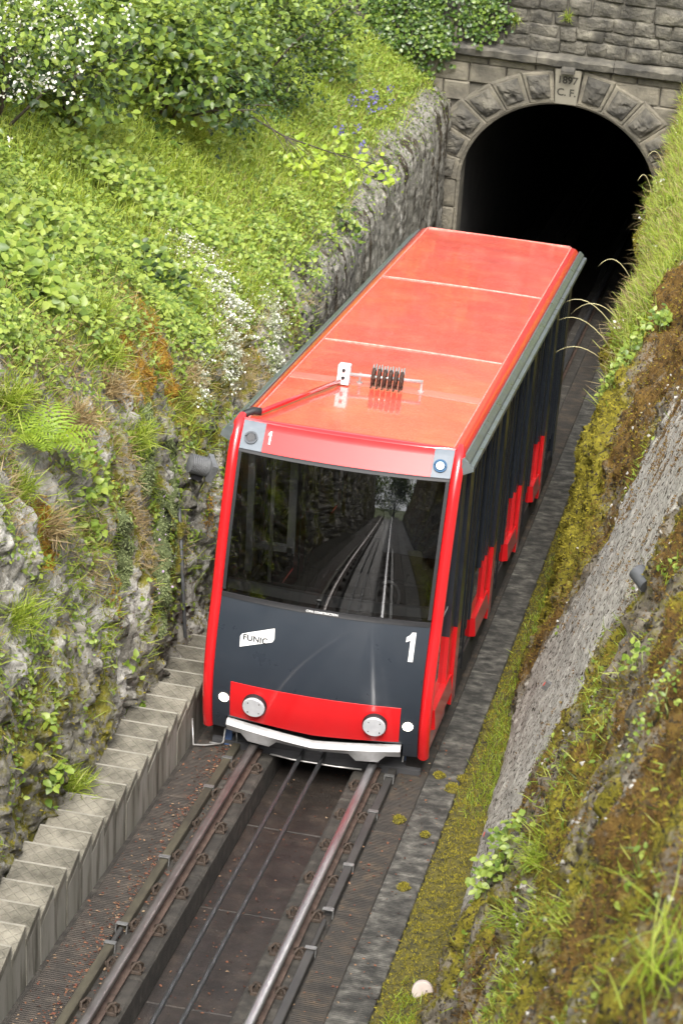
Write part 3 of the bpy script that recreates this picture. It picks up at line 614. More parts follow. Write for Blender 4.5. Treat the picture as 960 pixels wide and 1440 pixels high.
# dressed arch edge
edge = MB(); rings = []
for k in range(41):
    a = D(180) * k / 40; rings.append([(*[pol(RI - .0, a)[0]], PY - .058, pol(RI, a)[1]), (pol(RI - .045, a)[0], PY - .03, pol(RI - .045, a)[1]), (pol(RI - .05, a)[0], PY + .5, pol(RI - .05, a)[1]), (pol(RI + .03, a)[0], PY + .5, pol(RI + .03, a)[1])])
edge.loft(rings, True, True); auto(edge.build('arch_edge', M_ashlar, portal), 30)
for sx in (-1, 1): MB().box(AX + (-RI if sx < 0 else RI - .05), AX + (-RI + .05 if sx < 0 else RI), PY - .034, PY + .5, -9, AZ - .002).build('arch_edge', M_ashlar, portal)
# keystone with its inscription
kt = AZ + 2.10
kc = [(AX - .165, AZ + RI - .02), (AX + .165, AZ + RI - .02), (AX + .205, kt), (AX - .205, kt)]
key = stone('keystone', kc, PY - .10, .45, .0, M_key, 4, cham=.012)
def text_mesh(txt, size):
    cu = bpy.data.curves.new('t', 'FONT'); cu.body = txt; cu.size = size; cu.align_x = 'CENTER'; cu.extrude = 0; cu.offset = .026 * size; cu.resolution_u = 3
    ob = bpy.data.objects.new('t', cu); COL.objects.link(ob); bpy.context.view_layer.update()
    me = bpy.data.meshes.new_from_object(ob.evaluated_get(bpy.context.evaluated_depsgraph_get()))
    V = np.array([v.co[:] for v in me.vertices]); F = [tuple(p.vertices) for p in me.polygons]
    bpy.data.objects.remove(ob); bpy.data.curves.remove(cu); bpy.data.meshes.remove(me); return V, F
for txt, zz, sz in (('1897', kt - .23, .165), ('C. F.', kt - .43, .165)):
    V, F = text_mesh(txt, sz); V3 = [(AX + v[0] * .92, PY - .1035, zz + v[1]) for v in V]
    o = link_mesh('shaded_lettering', V3, F, M_letshade, portal); o.parent = key; o.matrix_parent_inverse = Matrix.Identity(4)  # flat letters, coloured dark in place of carved shade
MB().cbox(AX - .10, AX + .10, PY - .27, PY - .10, kt + .002, kt + .06, .01).build('corbel', M_stone, portal)
# spandrel ashlar
zlo, ztop = AZ - .2, AZ + 2.09
z = AZ - 3.8
rowi = 0
while z < ztop - .05:
    h = min(random.uniform(.22, .32), ztop - z)
    if ztop - z - h < .12: h = ztop - z
    x = -3.6 + random.uniform(-.4, 0)
    while x < 4.2:
        wd = random.uniform(.38, .75); cx, cz = x + wd / 2, z + h / 2
        rr = math.hypot(cx - AX, max(cz - AZ, 0)) if cz > AZ else abs(cx - AX)
        far = max(math.hypot(xx - AX, max(zz - AZ, 0)) for xx in (x, x + wd) for zz in (z, z + h))
        near = min(math.hypot(xx - AX, max(zz - AZ, 0)) for xx in (x, cx, x + wd) for zz in (z, z + h))
        if far > RO + .01 and near > RI + .12: stone('ashlar_block', [(x, z), (x + wd, z), (x + wd, z + h), (x, z + h)], PY, .35, .018, M_ashlar, 4)
        x += wd
    z += h
# cornice
cz0 = ztop + .012; x = -3.7
while x < 4.2:
    wd = random.uniform(.9, 1.3); dz_ = random.uniform(-.006, .006)
    sec = [(PY + .3, cz0), (PY - .08, cz0), (PY - .14, cz0 + .05), (PY - .15, cz0 + .15 + dz_), (PY - .12, cz0 + .175 + dz_), (PY + .3, cz0 + .195)]
    b = MB(); xs = np.linspace(x + .004, x + wd - .004, 9); rings = []
    for xx in xs: rings.append([(xx, y + .012 * math.sin(xx * 31 + y * 9), zz + (.008 * math.sin(xx * 17 + zz * 40) if i not in (0, 5) else 0)) for i, (y, zz) in enumerate(sec)])
    b.loft(rings); b.build('cornice_block', M_stone, portal); x += wd
# rubble wall above
z = cz0 + .20; ztt = -.95
while z < ztt:
    h = random.uniform(.15, .27); x = -3.7 + random.uniform(-.3, 0)
    while x < 4.2:
        wd = random.uniform(.22, .55); j = lambda: random.uniform(-.025, .025)
        stone('wall_stone', [(x + j(), z + j()), (x + wd + j(), z + j()), (x + wd + j(), z + h + j()), (x + j(), z + h + j())], PY + .005 + random.uniform(-.02, .02), .3, .06, M_stoneD, 7, gap=.002); x += wd
    z += h
MB().cbox(-3.9, 4.4, PY - .02, PY + .55, ztt + .02, ztt + .18, .02).build('coping', M_stone, portal)
# core of the wall (mortar) with the arched opening
b = MB(); pts = [pol(RI + .02, D(180) * k / 32) for k in range(33)]
for k in range(32):
    (xa, za), (xb, zb) = pts[k], pts[k + 1]; b.add([(xa, PY + .055, za), (xb, PY + .055, zb), (xb, PY + .055, ztt + .05), (xa, PY + .055, ztt + .05)], [(0, 1, 2, 3)])
for x0, x1 in ((-4, AX - RI - .02), (AX + RI + .02, 4.5)): b.add([(x0, PY + .055, -9.5), (x1, PY + .055, -9.5), (x1, PY + .055, ztt + .05), (x0, PY + .055, ztt + .05)], [(0, 1, 2, 3)])
b.add([(-4, PY + .03, cz0 + .18), (4.5, PY + .03, cz0 + .18), (4.5, PY + .03, ztt + .05), (-4, PY + .03, ztt + .05)], [(0, 1, 2, 3)]); b.build('mortar_core', M_mortar, portal)
# the tunnel itself
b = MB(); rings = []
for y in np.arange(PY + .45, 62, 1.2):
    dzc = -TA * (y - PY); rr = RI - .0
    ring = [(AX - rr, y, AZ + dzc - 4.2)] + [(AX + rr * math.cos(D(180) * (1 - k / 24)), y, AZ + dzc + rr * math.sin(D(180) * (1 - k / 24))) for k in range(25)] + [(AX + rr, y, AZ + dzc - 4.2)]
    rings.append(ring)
b.loft(rings, False, False); b.F.append(tuple(range(len(b.V) - 27, len(b.V)))); b.build('tunnel_lining', M_tunnel, portal, True)  # last ring capped, an added end that keeps the tunnel dark
# ================================================================== FUNICULAR CAR
S0, S1, NR_ = -.36, 11.40, 2.924
car = empty('funicular_car', W(0, 5.5, .12), 'red and slate funicular car with large windscreen on the rails', 'funicular car')
PZ = np.array([.22, .45, .80, 1.10, 1.30, 1.52]); PYY = np.array([-.275, -.325, -.330, -.265, -.19, -.083])
cf = np.polyfit(PZ, PYY, 4)
def fy(z, x=0.85): # front surface of the car: y for height z at half-width x
    base = np.polyval(cf, z) if z <= 1.52 else (-.083 + (z - 1.52) * (.507 / 1.18) if z <= 2.70 else .424 + (z - 2.70) * 1.30)
    blg = .07 if z <= 1.52 else (.06 if z < 2.7 else .05)
    bow = .036 * math.sin(math.pi * (z - 1.52) / 1.18) if 1.52 < z < 2.70 else 0.0
    return base - bow - blg * ((1 - (x / .95) ** 2) - (1 - (.85 / .95) ** 2))
def front_hit(u, v):
    q = ray(u, v); k = (0 - CP[1]) / q[1]
    for _ in range(30):
        p = CP + q * k; y = fy(min(max(p[2], .2), 2.86), min(abs(p[0]), .95)); k += (y - p[1]) / q[1] * .8
    p = CP + q * k; return p[0], p[2]
def fsurf(x0, x1, z0, z1, off, nx=14, nz=10, name='panel', m=None, parent=car, thick=.02, skew=None):
    V = []; F = []
    for j in range(nz + 1):
        z = z0 + (z1 - z0) * j / nz
        for i in range(nx + 1):
            x = x0 + (x1 - x0) * i / nx
            if skew: zz = z + skew(x, j / nz)
            else: zz = z
            V.append((x, fy(zz, abs(x)) - off, zz))
    a = nx + 1
    for j in range(nz):
        for i in range(nx): F.append((j * a + i, j * a + i + 1, (j + 1) * a + i + 1, (j + 1) * a + i))
    b0 = len(V); ring = list(range(nx + 1)) + [j * a + nx for j in range(1, nz + 1)] + [nz * a + i for i in range(nx - 1, -1, -1)] + [j * a for j in range(nz - 1, 0, -1)]
    for r in ring: p = V[r]; V.append((p[0], p[1] + thick, p[2]))
    L = len(ring)
    for k in range(L): F.append((ring[(k + 1) % L], ring[k], b0 + k, b0 + (k + 1) % L))
    o = link_mesh(name, V, F, m, parent); return auto(o, 40)
# front panels
fsurf(-.915, .915, .40, 1.515, 0, 20, 18, 'front_panel', M_slate)
fsurf(-.915, -.79, .235, .398, 0, 3, 4, 'corner_skirt', M_slate); fsurf(.79, .915, .235, .398, 0, 3, 4, 'corner_skirt', M_slate)
fsurf(-.752, .752, .425, .803, .006, 18, 8, 'red_band', M_red, skew=lambda x, t: -(1 - t) * .05 * (1 - (abs(x) / .752)))
fsurf(-.915, .915, 1.517, 1.556, .008, 16, 2, 'windscreen_gasket', M_black)
fsurf(-.905, .905, 1.558, 2.690, .0, 24, 24, 'windscreen', M_glass, thick=.008)
fsurf(-.875, .875, 1.585, 1.665, -.012, 16, 2, 'screen_frame', M_cabgrey, thick=.03)
for sx in (-1, 1):
    x0, x1 = (-.915, -.885) if sx < 0 else (.885, .915); fsurf(x0, x1, 1.577, 2.69, .004, 2, 12, 'windscreen_gasket', M_black)
fsurf(-.915, .915, 2.692, 2.712, .006, 16, 2, 'windscreen_gasket', M_black)
# header above the windscreen
ZH0, ZH1 = 2.714, 2.872
fsurf(-.715, .745, ZH0, ZH1, .004, 14, 4, 'header_panel', mat('header_red_paint', [(.60, .012, .014), (.66, .018, .018)], 3, .3, coat=.2, spec=.4))
for x0, x1 in ((-.915, -.717), (.747, .915)): fsurf(x0, x1, ZH0, ZH1, .004, 3, 4, 'lamp_panel', M_cornerl)
def on_front(x, z, off=0.0):
    e = .01; y = fy(z, abs(x)); ty = Vector((0, fy(z + e, abs(x)) - y, e)).normalized(); tx = Vector((e, fy(z, abs(x + e)) - y, 0)).normalized()
    n = tx.cross(ty).normalized()
    if n.y > 0: n = -n
    return Vector((x, y, z)) + n * off, n
for u, v, m1 in ((353.5, 616, 0), (618.6, 656, 1)):
    x, z = front_hit(u, v); p, n = on_front(x, z, .008)
    lp = MB().tube([p, p + n * .014, p + n * .014, p + n * .006], [.058, .058, .045, .042], 28).build('marker_lamp', M_ring if m1 else M_slate, car); auto(lp, 30)
    MB().cyl(p + n * .004, n, .038, .012, 24, .003).build('lens', M_lens if m1 else M_cabin, lp).parent = lp
    lens = lp.children[0]; lens.matrix_parent_inverse = Matrix.Identity(4)
for u, v in ((314.8, 980.2), (573, 1021.9)):
    x, z = front_hit(u, v); p, n = on_front(x, z, -.004); MB().cyl(p, n, .045, .014, 24, .004).build('headlight', M_head, car, True)
for u, v in ((358.7, 989.6), (527, 1016.7)):
    x, z = front_hit(u, v); p, n = on_front(x, z, -.03); n = (n + Vector((0, -.5, 0))).normalized()
    b1 = MB().cyl(p, n, .108, .075, 36, .004).build('buffer', M_black, car); auto(b1, 40)
    f1 = MB().cyl(p + n * .076, n, .100, .020, 36, .006).build('face', M_disc, b1); f1.parent = b1; f1.matrix_parent_inverse = Matrix.Identity(4); auto(f1, 40)
    tx = Vector((1, 0, 0)); ty = n.cross(tx)
    for a in (45, 135, 225, 315):
        c = p + n * .0955 + tx * (.07 * math.cos(D(a))) + ty * (.07 * math.sin(D(a))); bo = MB().cyl(c, n, .006, .004, 6).build('bolt', M_under, b1); bo.parent = b1; bo.matrix_parent_inverse = Matrix.Identity(4)
# corner pillars following the front profile
for sx in (-1, 1):
    zs = np.concatenate([np.linspace(.21, 1.5, 12), np.linspace(1.6, 2.78, 10)]); path = []
    for z in zs: path.append((sx * .962, fy(z, .95) + .045, z))
    path.append((sx * .957, fy(2.82, .95) + .06, 2.835)); path.append((sx * .950, fy(2.86, .95) + .10, 2.862))
    rr = [.052] * len(path); rr[-1] = .03
    auto(MB().tube(path, rr, 16).build('corner_pillar', M_red, car), 50)
    b = MB()
    for z0, z1 in zip(zs[:-1], zs[1:]): b.hexa([(sx * .93, fy(z0, .95) + .05, z0), (sx * 1.0, fy(z0, .95) + .05, z0), (sx * 1.0, fy(z0, .95) + .14, z0), (sx * .93, fy(z0, .95) + .14, z0), (sx * .93, fy(z1, .95) + .05, z1), (sx * 1.0, fy(z1, .95) + .05, z1), (sx * 1.0, fy(z1, .95) + .14, z1), (sx * .93, fy(z1, .95) + .14, z1)])
    b.build('pillar_return', M_red, car)
# roof: three red sheets, folded seams, rolled edges
sects = [S0 + .02, 3.585, 7.545, S1]
for a, b_ in zip(sects[:-1], sects[1:]):
    xs = np.linspace(-.893, .893, 13); b = MB(); rings = []
    for s in np.linspace(a + .006, b_ - .006, 9): rings.append([W(x, s, NR_ - .010 * (x / .9) ** 2 + .0025 * math.sin(s * 5 + x * 3)) for x in xs] + [W(x, s, NR_ - .05) for x in xs[::-1]])
    b.loft(rings); auto(b.build('roof_panel', M_roof, car), 30)
for s in sects[1:-1]: auto(MB().tube([W(x, s, NR_ - .010 * (x / .9) ** 2 + .002) for x in np.linspace(-.885, .885, 9)], .010, 8).build('roof_seam', M_seam, car), 60)
MB().box(-.88, .88, S1 - .02, S1 + .01, NR_ - .08, NR_ + .006, T=W).build('roof_seam', M_seam, car)
for sx in (-1, 1):
    auto(MB().tube([W(sx * .895, s, NR_ - .008) for s in np.linspace(S0 + .04, S1 - .01, 12)], .0085, 8).build('roof_bead', M_seam, car), 60)
    prof = [(.903, -.010), (.93, -.014), (.965, -.03), (.99, -.06), (1.0, -.10), (.95, -.10), (.903, -.05)]
    auto(MB().loft([[W(sx * a, s, NR_ + c) for a, c in prof] for s in (S0 - .02, S1)]).build('roof_edge', M_red, car), 40)
    # gutter: upright web, sloping plate, outer lip
    g = [(.995, -.052), (1.012, -.048), (1.055, -.085), (1.06, -.112), (1.095, -.118), (1.10, -.15), (1.085, -.153), (1.05, -.140), (1.0, -.16), (.985, -.10)]
    auto(MB().loft([[W(sx * a, s, NR_ + c) for a, c in g] for s in (S0 - .10, S1 + .06)]).build('gutter', M_alu, car), 30)
    MB().loft([[W(sx * a, s, NR_ + c) for a, c in [(.99, -.05), (1.06, -.085), (1.104, -.15), (1.0, -.20)]] for s in (S0 - .116, S0 - .102)]).build('gutter_end', M_alu, car)
# rounded front edge of the roof meeting the header
b = MB(); rings = []
for x in np.linspace(-.92, .92, 11):
    y0 = fy(ZH1, abs(x)); p1 = Vector((x, y0 - .004, ZH1 + .002)); pr = Vector(W(x, S0 + .03, NR_ - .010 * (x / .9) ** 2)); mid = (p1 + pr) / 2 + Vector((0, -.012, .022))
    rings.append([p1, (p1 + mid) / 2 + Vector((0, -.004, .006)), mid, (mid + pr) / 2 + Vector((0, 0, .008)), pr, pr + Vector((0, .0, -.05)), p1 + Vector((0, .05, -.03))])
auto(b.loft(rings).build('roof_front_edge', M_red, car), 50)
# side walls: glazed bays between door posts, stepped red sills
PC = [1.12, 3.92, 6.52, 8.98]                     # y of the post pairs
def zt(y): return -TA * y + (2.78) / CA           # underside of the gutter
def zn(y, n): return -TA * y + n / CA
for sx in (-1, 1):
    X0, X1 = sx * .955, sx * .985
    def wall_piece(name, ya, yb, na, nb, m, x0=X0, x1=X1, vert=True):
        c = []
        for nn in (na, nb):
            for (xx, y) in ((x0, ya), (x1, ya), (x1, yb), (x0, yb)): c.append((xx, y, zn(y, nn)))
        return MB().hexa(c).build(name, m, car)
    yF = .16; yE = S1 * CA + 1.0
    edges_y = [yF] + [p for p in PC] + [10.9]
    for i, p in enumerate(PC):
        for (a, bb, xo) in ((p - .30, p - .035, .0), (p + .035, p + .30, .03)):
            wall_piece('door_post', a, bb, 1.00, 2.80, M_dark, sx * .95, sx * (.99 + xo)); wall_piece('door_post_base', a, bb, .16 if xo else .50, .998, M_red, sx * .95, sx * (.99 + xo))
        wall_piece('post_gap', p - .034, p + .034, .3, 2.78, M_black, sx * .95, sx * .975)
        y0 = (PC[i - 1] + 1.75) if i else .02
        # red sill in front of the post pair
        b = MB(); b.hexa([(sx * .95, y0, zn(y0, .30)), (sx * 1.02, y0, zn(y0, .32)), (sx * 1.02, p + .05, zn(p + .05, .30)), (sx * .95, p + .05, zn(p + .05, .30)), (sx * .95, y0, zn(y0, .52)), (sx * 1.005, y0, zn(y0, .52)), (sx * 1.005, p + .02, zn(p + .02, .50)), (sx * .95, p + .02, zn(p + .02, .50))]); b.build('sill', M_red, car)
        if i: wall_piece('window', y0, p - .302, .53, 2.79, M_sglass, sx * .950, sx * .956)
        else:   # first window follows the raked front
            fe = [(sx * .953, fy(z, .95) + .12, z) for z in np.linspace(.50, 2.69, 12)]
            V = fe + [(sx * .953, .78, zn(.78, 2.79)), (sx * .953, p - .302, zn(p - .302, 2.79)), (sx * .953, p - .302, zn(p - .302, .53))]; F = [tuple(range(len(V)))]
            link_mesh('window', V, F, M_sglass, car)
        ya, yb = p + .302, (PC[i] + 1.75 - .002 if i < 3 else 11.0); ym = (ya + yb) / 2
        wall_piece('door_glass', ya, ym - .008, .20, 2.79, M_sglass, sx * .950, sx * .956); wall_piece('door_glass', ym + .008, yb, .20, 2.79, M_sglass, sx * .950, sx * .956)
        wall_piece('door_seal', ym - .007, ym + .007, .20, 2.79, M_black, sx * .97, sx * .99)
        for yy_ in np.arange(y0 + .28 if i else .78, p - .40, .27): wall_piece('mullion', yy_, yy_ + .045, 1.0, 2.74, M_dark, sx * .952, sx * .982)
        for yy_ in np.arange(ya + .22, yb - .1, .31): wall_piece('mullion', yy_, yy_ + .05, .6, 2.74, M_dark, sx * .952, sx * .984)
        for off in (.12, .5): wall_piece('inner_post', ya + off + .25, ya + off + .33, 1.1, 2.75, M_dark, sx * .93, sx * .945)
        wall_piece('handrail', ya + .05, yb - .25, 1.09, 1.115, M_cabgrey, sx * .935, sx * .955); wall_piece('handrail', y0 + .02, p - .32, 1.30, 1.325, M_cabgrey, sx * .935, sx * .955)
    wall_piece('door_post', 10.95, 11.30, .2, 2.80, M_dark, sx * .95, sx * .99)
    wall_piece('skirt_shadow', -.1, 11.3, -.06, .30, M_under, sx * .80, sx * .949); wall_piece('lower_skirt', 1.02, 11.3, .02, .30, M_under, sx * .95, sx * .972)  # black skirt reaches low to stand for the shadow under the car
    wall_piece('skirt_red', -.10, 1.0, .11, .302, M_red, sx * .951, sx * .985)
    wall_piece('cornice', .85, 11.3, 2.70, 2.80, M_dark, sx * .93, sx * .952)
# tail wall, floor steps, light blocking bogie box and cabin interior
MB().hexa([(-.95, 11.25, zn(11.25, .2)), (.95, 11.25, zn(11.25, .2)), (.95, 11.3, zn(11.3, .2)), (-.95, 11.3, zn(11.3, .2)), (-.95, 11.25, zn(11.25, 2.85)), (.95, 11.25, zn(11.25, 2.85)), (.95, 11.3, zn(11.3, 2.85)), (-.95, 11.3, zn(11.3, 2.85))]).build('tail_wall', M_slate, car)
for i, (ya, yb) in enumerate(((-.15, 2.3), (2.3, 5.1), (5.1, 7.7), (7.7, 11.2))):
    zf = zn(yb, .55) + (.25 if i == 0 else 0); MB().box(-.94, .94, ya, yb - .003, zf - .08, zf).build('floor', M_cabin, car)
    if i: MB().box(-.90, .90, ya + .02, ya + .06, zf, zf + 1.15).build('partition', M_cabin, car)
    for sx in (-1, 1):
        st = MB().cbox(sx * .66 - .22, sx * .66 + .22, ya + .35, ya + .80, zf + .32, zf + .42, .03).build('seat', M_seat, car)
        bk = MB().cbox(sx * .66 - .22, sx * .66 + .22, ya + .28, ya + .36, zf + .42, zf + .95, .02).build('seat_back', M_seat, car)
        MB().box(sx * .66 - .03, sx * .66 + .03, ya + .5, ya + .6, zf, zf + .322).build('seat_leg', M_cabin, car)
MB().box(-.9, .9, .85, 11.2, 0, .02, T=lambda x, y, z: (x, y, zn(y, 2.80) + z)).build('ceiling', M_cabin, car)
MB().box(-.62, .62, .15, 10.9, 0, .22, T=lambda x, y, z: (x, y, zn(y, .02) + z)).build('underframe', M_under, car)  # plain dark box in place of bogies, put in to block light
MB().box(-.86, .86, -.20, .05, .26, .44).build('underframe', M_under, car)
# driver's desk
MB().hexa([(-.88, .0, 1.30), (.88, .0, 1.30), (.88, .42, 1.22), (-.88, .42, 1.22), (-.88, .0, 1.42), (.88, .0, 1.42), (.88, .42, 1.36), (-.88, .42, 1.36)]).build('dashboard', M_cabin, car)
MB().cbox(.30, .62, .42, .58, 1.36, 1.58, .02).cbox(.60, .80, .35, .5, 1.36, 1.62, .02).build('control_console', M_cabin, car)
ring = MB().tube([(.50 + .10 * math.cos(a), .12 + .05 * math.cos(a) * 0 + .05 * math.sin(a), 1.62 + .13 * math.sin(a)) for a in np.linspace(0, 2 * math.pi, 25)], .012, 8).build('mirror_ring', M_cabgrey, car)
MB().cyl((.50, .13, 1.62), (0, .35, -.1), .088, .004, 24).build('mirror', M_cabin, car)
ds = MB().cbox(.28, .78, 1.15, 1.28, 1.35, 2.15, .06).build('driver_seat', M_seat, car); MB().cbox(.40, .66, 1.14, 1.26, 2.19, 2.42, .05).build('headrest', M_cabgrey, car)
for sx, y in ((-1, .55), (-1, 1.5), (1, 1.6)):
    auto(MB().tube([(sx * .62, y, .9), (sx * .62, y, 2.45)], .018, 10).build('grab_pole', M_steel, car), 60)
MB().box(-.86, -.80, .62, .67, 1.3, 2.6).box(-.84, -.50, .95, 1.0, 1.32, 1.38).box(-.55, -.48, .95, 1.0, 1.32, 2.55).build('inner_frame', M_cabgrey, car)
# obstacle deflector below the buffers
b = MB(); rings = []
for x in np.linspace(-.775, .775, 25):
    ax = abs(x); zt_ = .385 - .075 * (1 - ax / .775); y = fy(.40, ax) - .0; low = .255 if not (.36 < ax < .60) else .185
    if .33 <= ax < .36 or .60 < ax <= .63: low = .22
    low -= .045 * (1 - ax / .775)
    rings.append([(x, y - .03, zt_), (x, y - .055, zt_ - .035), (x, y - .005, low), (x, y + .010, low), (x, y - .03, zt_ - .03), (x, y + .02, zt_ - .008)])
b.loft(rings); auto(b.build('obstacle_deflector', M_plow, car), 30)
# lettering on the front
def decal(txt, u, v, px_h, m, slant=0.0, rot=0.0, name='lettering', wx=1.0, parent=car, bold=0.0, off=.007):
    x, z = front_hit(u, v); V, F = text_mesh(txt, 1.0); h = V[:, 1].max() - V[:, 1].min(); cx = (V[:, 0].max() + V[:, 0].min()) / 2; cy = (V[:, 1].max() + V[:, 1].min()) / 2
    sc = px_h / h; out = []
    for p in V:
        a, b_ = (p[0] - cx) * sc * wx, (p[1] - cy) * sc; a += b_ * slant; a, b_ = a * math.cos(rot) - b_ * math.sin(rot), a * math.sin(rot) + b_ * math.cos(rot)
        q, n = on_front(x + a, z + b_, off); out.append(q)
    return link_mesh(name, out, F, m, parent)
def poly_decal(pts, m, off, name, parent=car):
    P2 = [front_hit(u, v) for u, v in pts]; V = [on_front(x, z, off)[0] for x, z in P2]; ctr = np.mean([p for p in P2], 0); V.append(on_front(ctr[0], ctr[1], off)[0]); n = len(P2)
    return link_mesh(name, V, [(i, (i + 1) % n, n) for i in range(n)], m, parent)
def bold(txt, *a, bx=.006, **k):
    for dx in (-1, 0, 1):
        decal(txt, a[0] + dx * bx, *a[1:], **k)
poly_decal([(337.2, 909), (338.2, 894), (341, 890.6), (386.7, 883.6), (386, 899), (383, 903)], M_white, .005, 'logo_plate')
decal('FUNIC', 359.5, 898.5, .050, M_print, 0.0, 0, 'logo_lettering', 1.15, off=.008)
def one(u, v, h, wd, name):   # heavy figure 1
    x, z = front_hit(u, v); s = h
    pts = [(.05, -.5), (.33, -.5), (.33, .5), (.10, .5), (-.02, .40), (-.20, .33), (-.20, .16), (.05, .24)]
    V = [on_front(x + a * s * wd, z + b_ * s, .007)[0] for a, b_ in pts]
    return link_mesh(name, V, [(0, 1, 2, 3, 4, 7), (4, 5, 6, 7)], M_white, car)
one(574.5, 910, .235, .62, 'car_number'); one(378.5, 616, .072, .75, 'car_number')
decal('CWA CONSTRUCTION', 453, 861.5, .020, M_white, 0, 0, 'maker_lettering', 1.0, off=.014)
# roof equipment
def RN(u, v, dn=0.0): P = at_n(u, v, NR_ + dn); q = tr(P); return q[0], q[1]
bx, bs = RN(482, 541, 0)
jb = MB().cbox(bx - .055, bx + .055, bs - .05, bs + .05, NR_ + .012, NR_ + .20, .01, T=W).build('junction_box', M_boxw, car)
for dn in (.075, .145): c = MB().cyl(W(bx, bs - .051, NR_ + dn), Vector(W(0, -1, 0)), .016, .012, 12).build('cable_gland', M_black, jb); c.parent = jb; c.matrix_parent_inverse = Matrix.Identity(4)
ex, es = RN(592, 553, 0)
MB().tube([W(bx + .05, bs + .03, NR_ + .10), W(ex, es + .03, NR_ + .10)], .017, 10).build('collector_bar', M_steel, car, True)
for xx in (bx + .13, ex - .01): MB().tube([W(xx, es + .03, NR_ - .01), W(xx, es + .03, NR_ + .10)], .013, 8).cyl(W(xx, es + .03, NR_ - .01), Vector(W(0, 0, 1)), .03, .025, 10).build('bar_foot', M_steel, car)
cx0, cs0 = RN(543, 548, 0)
for i in range(6):
    xx = cx0 - .13 + .052 * i; b = MB()
    for k in range(3): b.tube([W(xx + .008 * k - .008, cs0 + .03 - .055 + .05 * k * 0 + .11 * math.sin(a) * (.5 + .0 * k), NR_ + .10 + .085 * math.cos(a)) for a in np.linspace(-2.6 + .5 * k, 2.2 + .3 * k, 9)], .008, 6)
    b.box(xx - .012, xx + .012, cs0 - .035, cs0 + .06, NR_ + .055, NR_ + .15, T=W).tube([W(xx, cs0 - .03, NR_ + .05), W(xx - .01, cs0 - .07, NR_ + .01)], .007, 6)
    co = b.build('collector_shoe', M_coll, car)
    for q in (-.02, .02): ti = MB().tube([W(xx + q * .5, cs0 + .02 + q, NR_ + .15), W(xx + q * .5, cs0 + .03 + q, NR_ + .215)], [.011, .006], 7).build('tip', M_colt, co); ti.parent = co; ti.matrix_parent_inverse = Matrix.Identity(4)
lx, ls = RN(356, 583, 0)
MB().tube([W(bx - .03, bs - .06, NR_ + .04), W(lx + .05, ls + .02, NR_ + .026)], .022, 10).build('cable_tube', M_red, car, True)
MB().tube([W(lx + .06, ls + .03, NR_ + .03), W(lx - .0, ls + .0, NR_ + .035), W(lx - .06, ls - .04, NR_ + .01), W(lx - .085, ls - .06, NR_ - .08)], .034, 12).build('cable_hose', M_black, car, True)
MB().loft([[W(x, s_, NR_ - .010 * (x / .9) ** 2 + .0045 - q) for s_, q in ((bs + .06, 0), (bs + .30, 0), (bs + .30, .02), (bs + .06, .02))] for x in np.linspace(-.885, .885, 13)]).build('roof_patch', mat('roof_patch_paint', [(.74, .17, .13), (.70, .11, .085)], 4, .42, coat=.6), car)
# ================================================================== VEGETATION
def frames(nrm, yaw):
    n = nrm / (np.linalg.norm(nrm, axis=1, keepdims=True) + 1e-9)
    ref = np.where(np.abs(n[:, 2:3]) < .9, np.array([[0, 0, 1.]]), np.array([[1., 0, 0]]))
    a = np.cross(ref, n); a /= np.linalg.norm(a, axis=1, keepdims=True) + 1e-9; b = np.cross(n, a)
    c, s_ = np.cos(yaw)[:, None], np.sin(yaw)[:, None]
    x = a * c + b * s_; y = -a * s_ + b * c
    return np.stack([x, y, n], -1)      # columns
def inst(T, F, pos, R, sc):
    n, k = len(pos), len(T)
    sc = np.asarray(sc); sc = sc[:, None, None] if sc.ndim == 1 else sc[:, None, :]
    V = np.einsum('nij,nkj->nki', R, T[None] * sc) + pos[:, None, :]
    Fa = (np.asarray(F)[None] + (np.arange(n) * k)[:, None, None]).reshape(-1, len(F[0])); return V.reshape(-1, 3), Fa
LEAF = np.array([(0, 0, 0), (-.30, .30, .07), (0, .38, 0), (.30, .30, .07), (-.24, .66, .03), (.24, .66, .03), (0, 1, -.12)]); LEAF_F = [(0, 2, 1), (0, 3, 2), (1, 2, 4), (2, 3, 5), (2, 6, 4), (2, 5, 6)]
SLIM = np.array([(0, 0, 0), (-.11, .4, .03), (.11, .4, .03), (0, 1, -.12)]); SLIM_F = [(0, 2, 1), (1, 2, 3)]
BLADE = np.array([(-.5, 0, 0), (.5, 0, 0), (-.42, .10, .36), (.42, .10, .36), (-.28, .30, .70), (.28, .30, .70), (0, .62, .93)]); BLADE_F = [(0, 1, 3), (0, 3, 2), (2, 3, 5), (2, 5, 4), (4, 5, 6)]
TUFT = np.array([(-.2, 0, 0), (.2, 0, 0), (0, .35, 1), (0, -.2, 0), (.25, .15, 0), (-.35, -.2, .9)]); TUFT_F = [(0, 1, 2), (3, 4, 5)]
def cells(G):
    P = G['P']; c = (P[:-1, :-1] + P[1:, :-1] + P[:-1, 1:] + P[1:, 1:]) / 4
    ar = np.linalg.norm(np.cross(P[1:, :-1] - P[:-1, :-1], P[:-1, 1:] - P[:-1, :-1]), axis=-1)
    u, v, dz = proj(c.reshape(-1, 3)); vis = ((u > -140) & (u < 1100) & (v > -160) & (v < 1600) & (dz > 2)).reshape(ar.shape)
    wide = ((u > -620) & (u < 1400) & (v > -420) & (v < 1900) & (dz > 2)).reshape(ar.shape); G['c'] = c; G['ar'] = ar; G['vis'] = np.where(vis, 1.0, np.where(wide, .30, .05))
for G in (GL, GR, GM): cells(G)
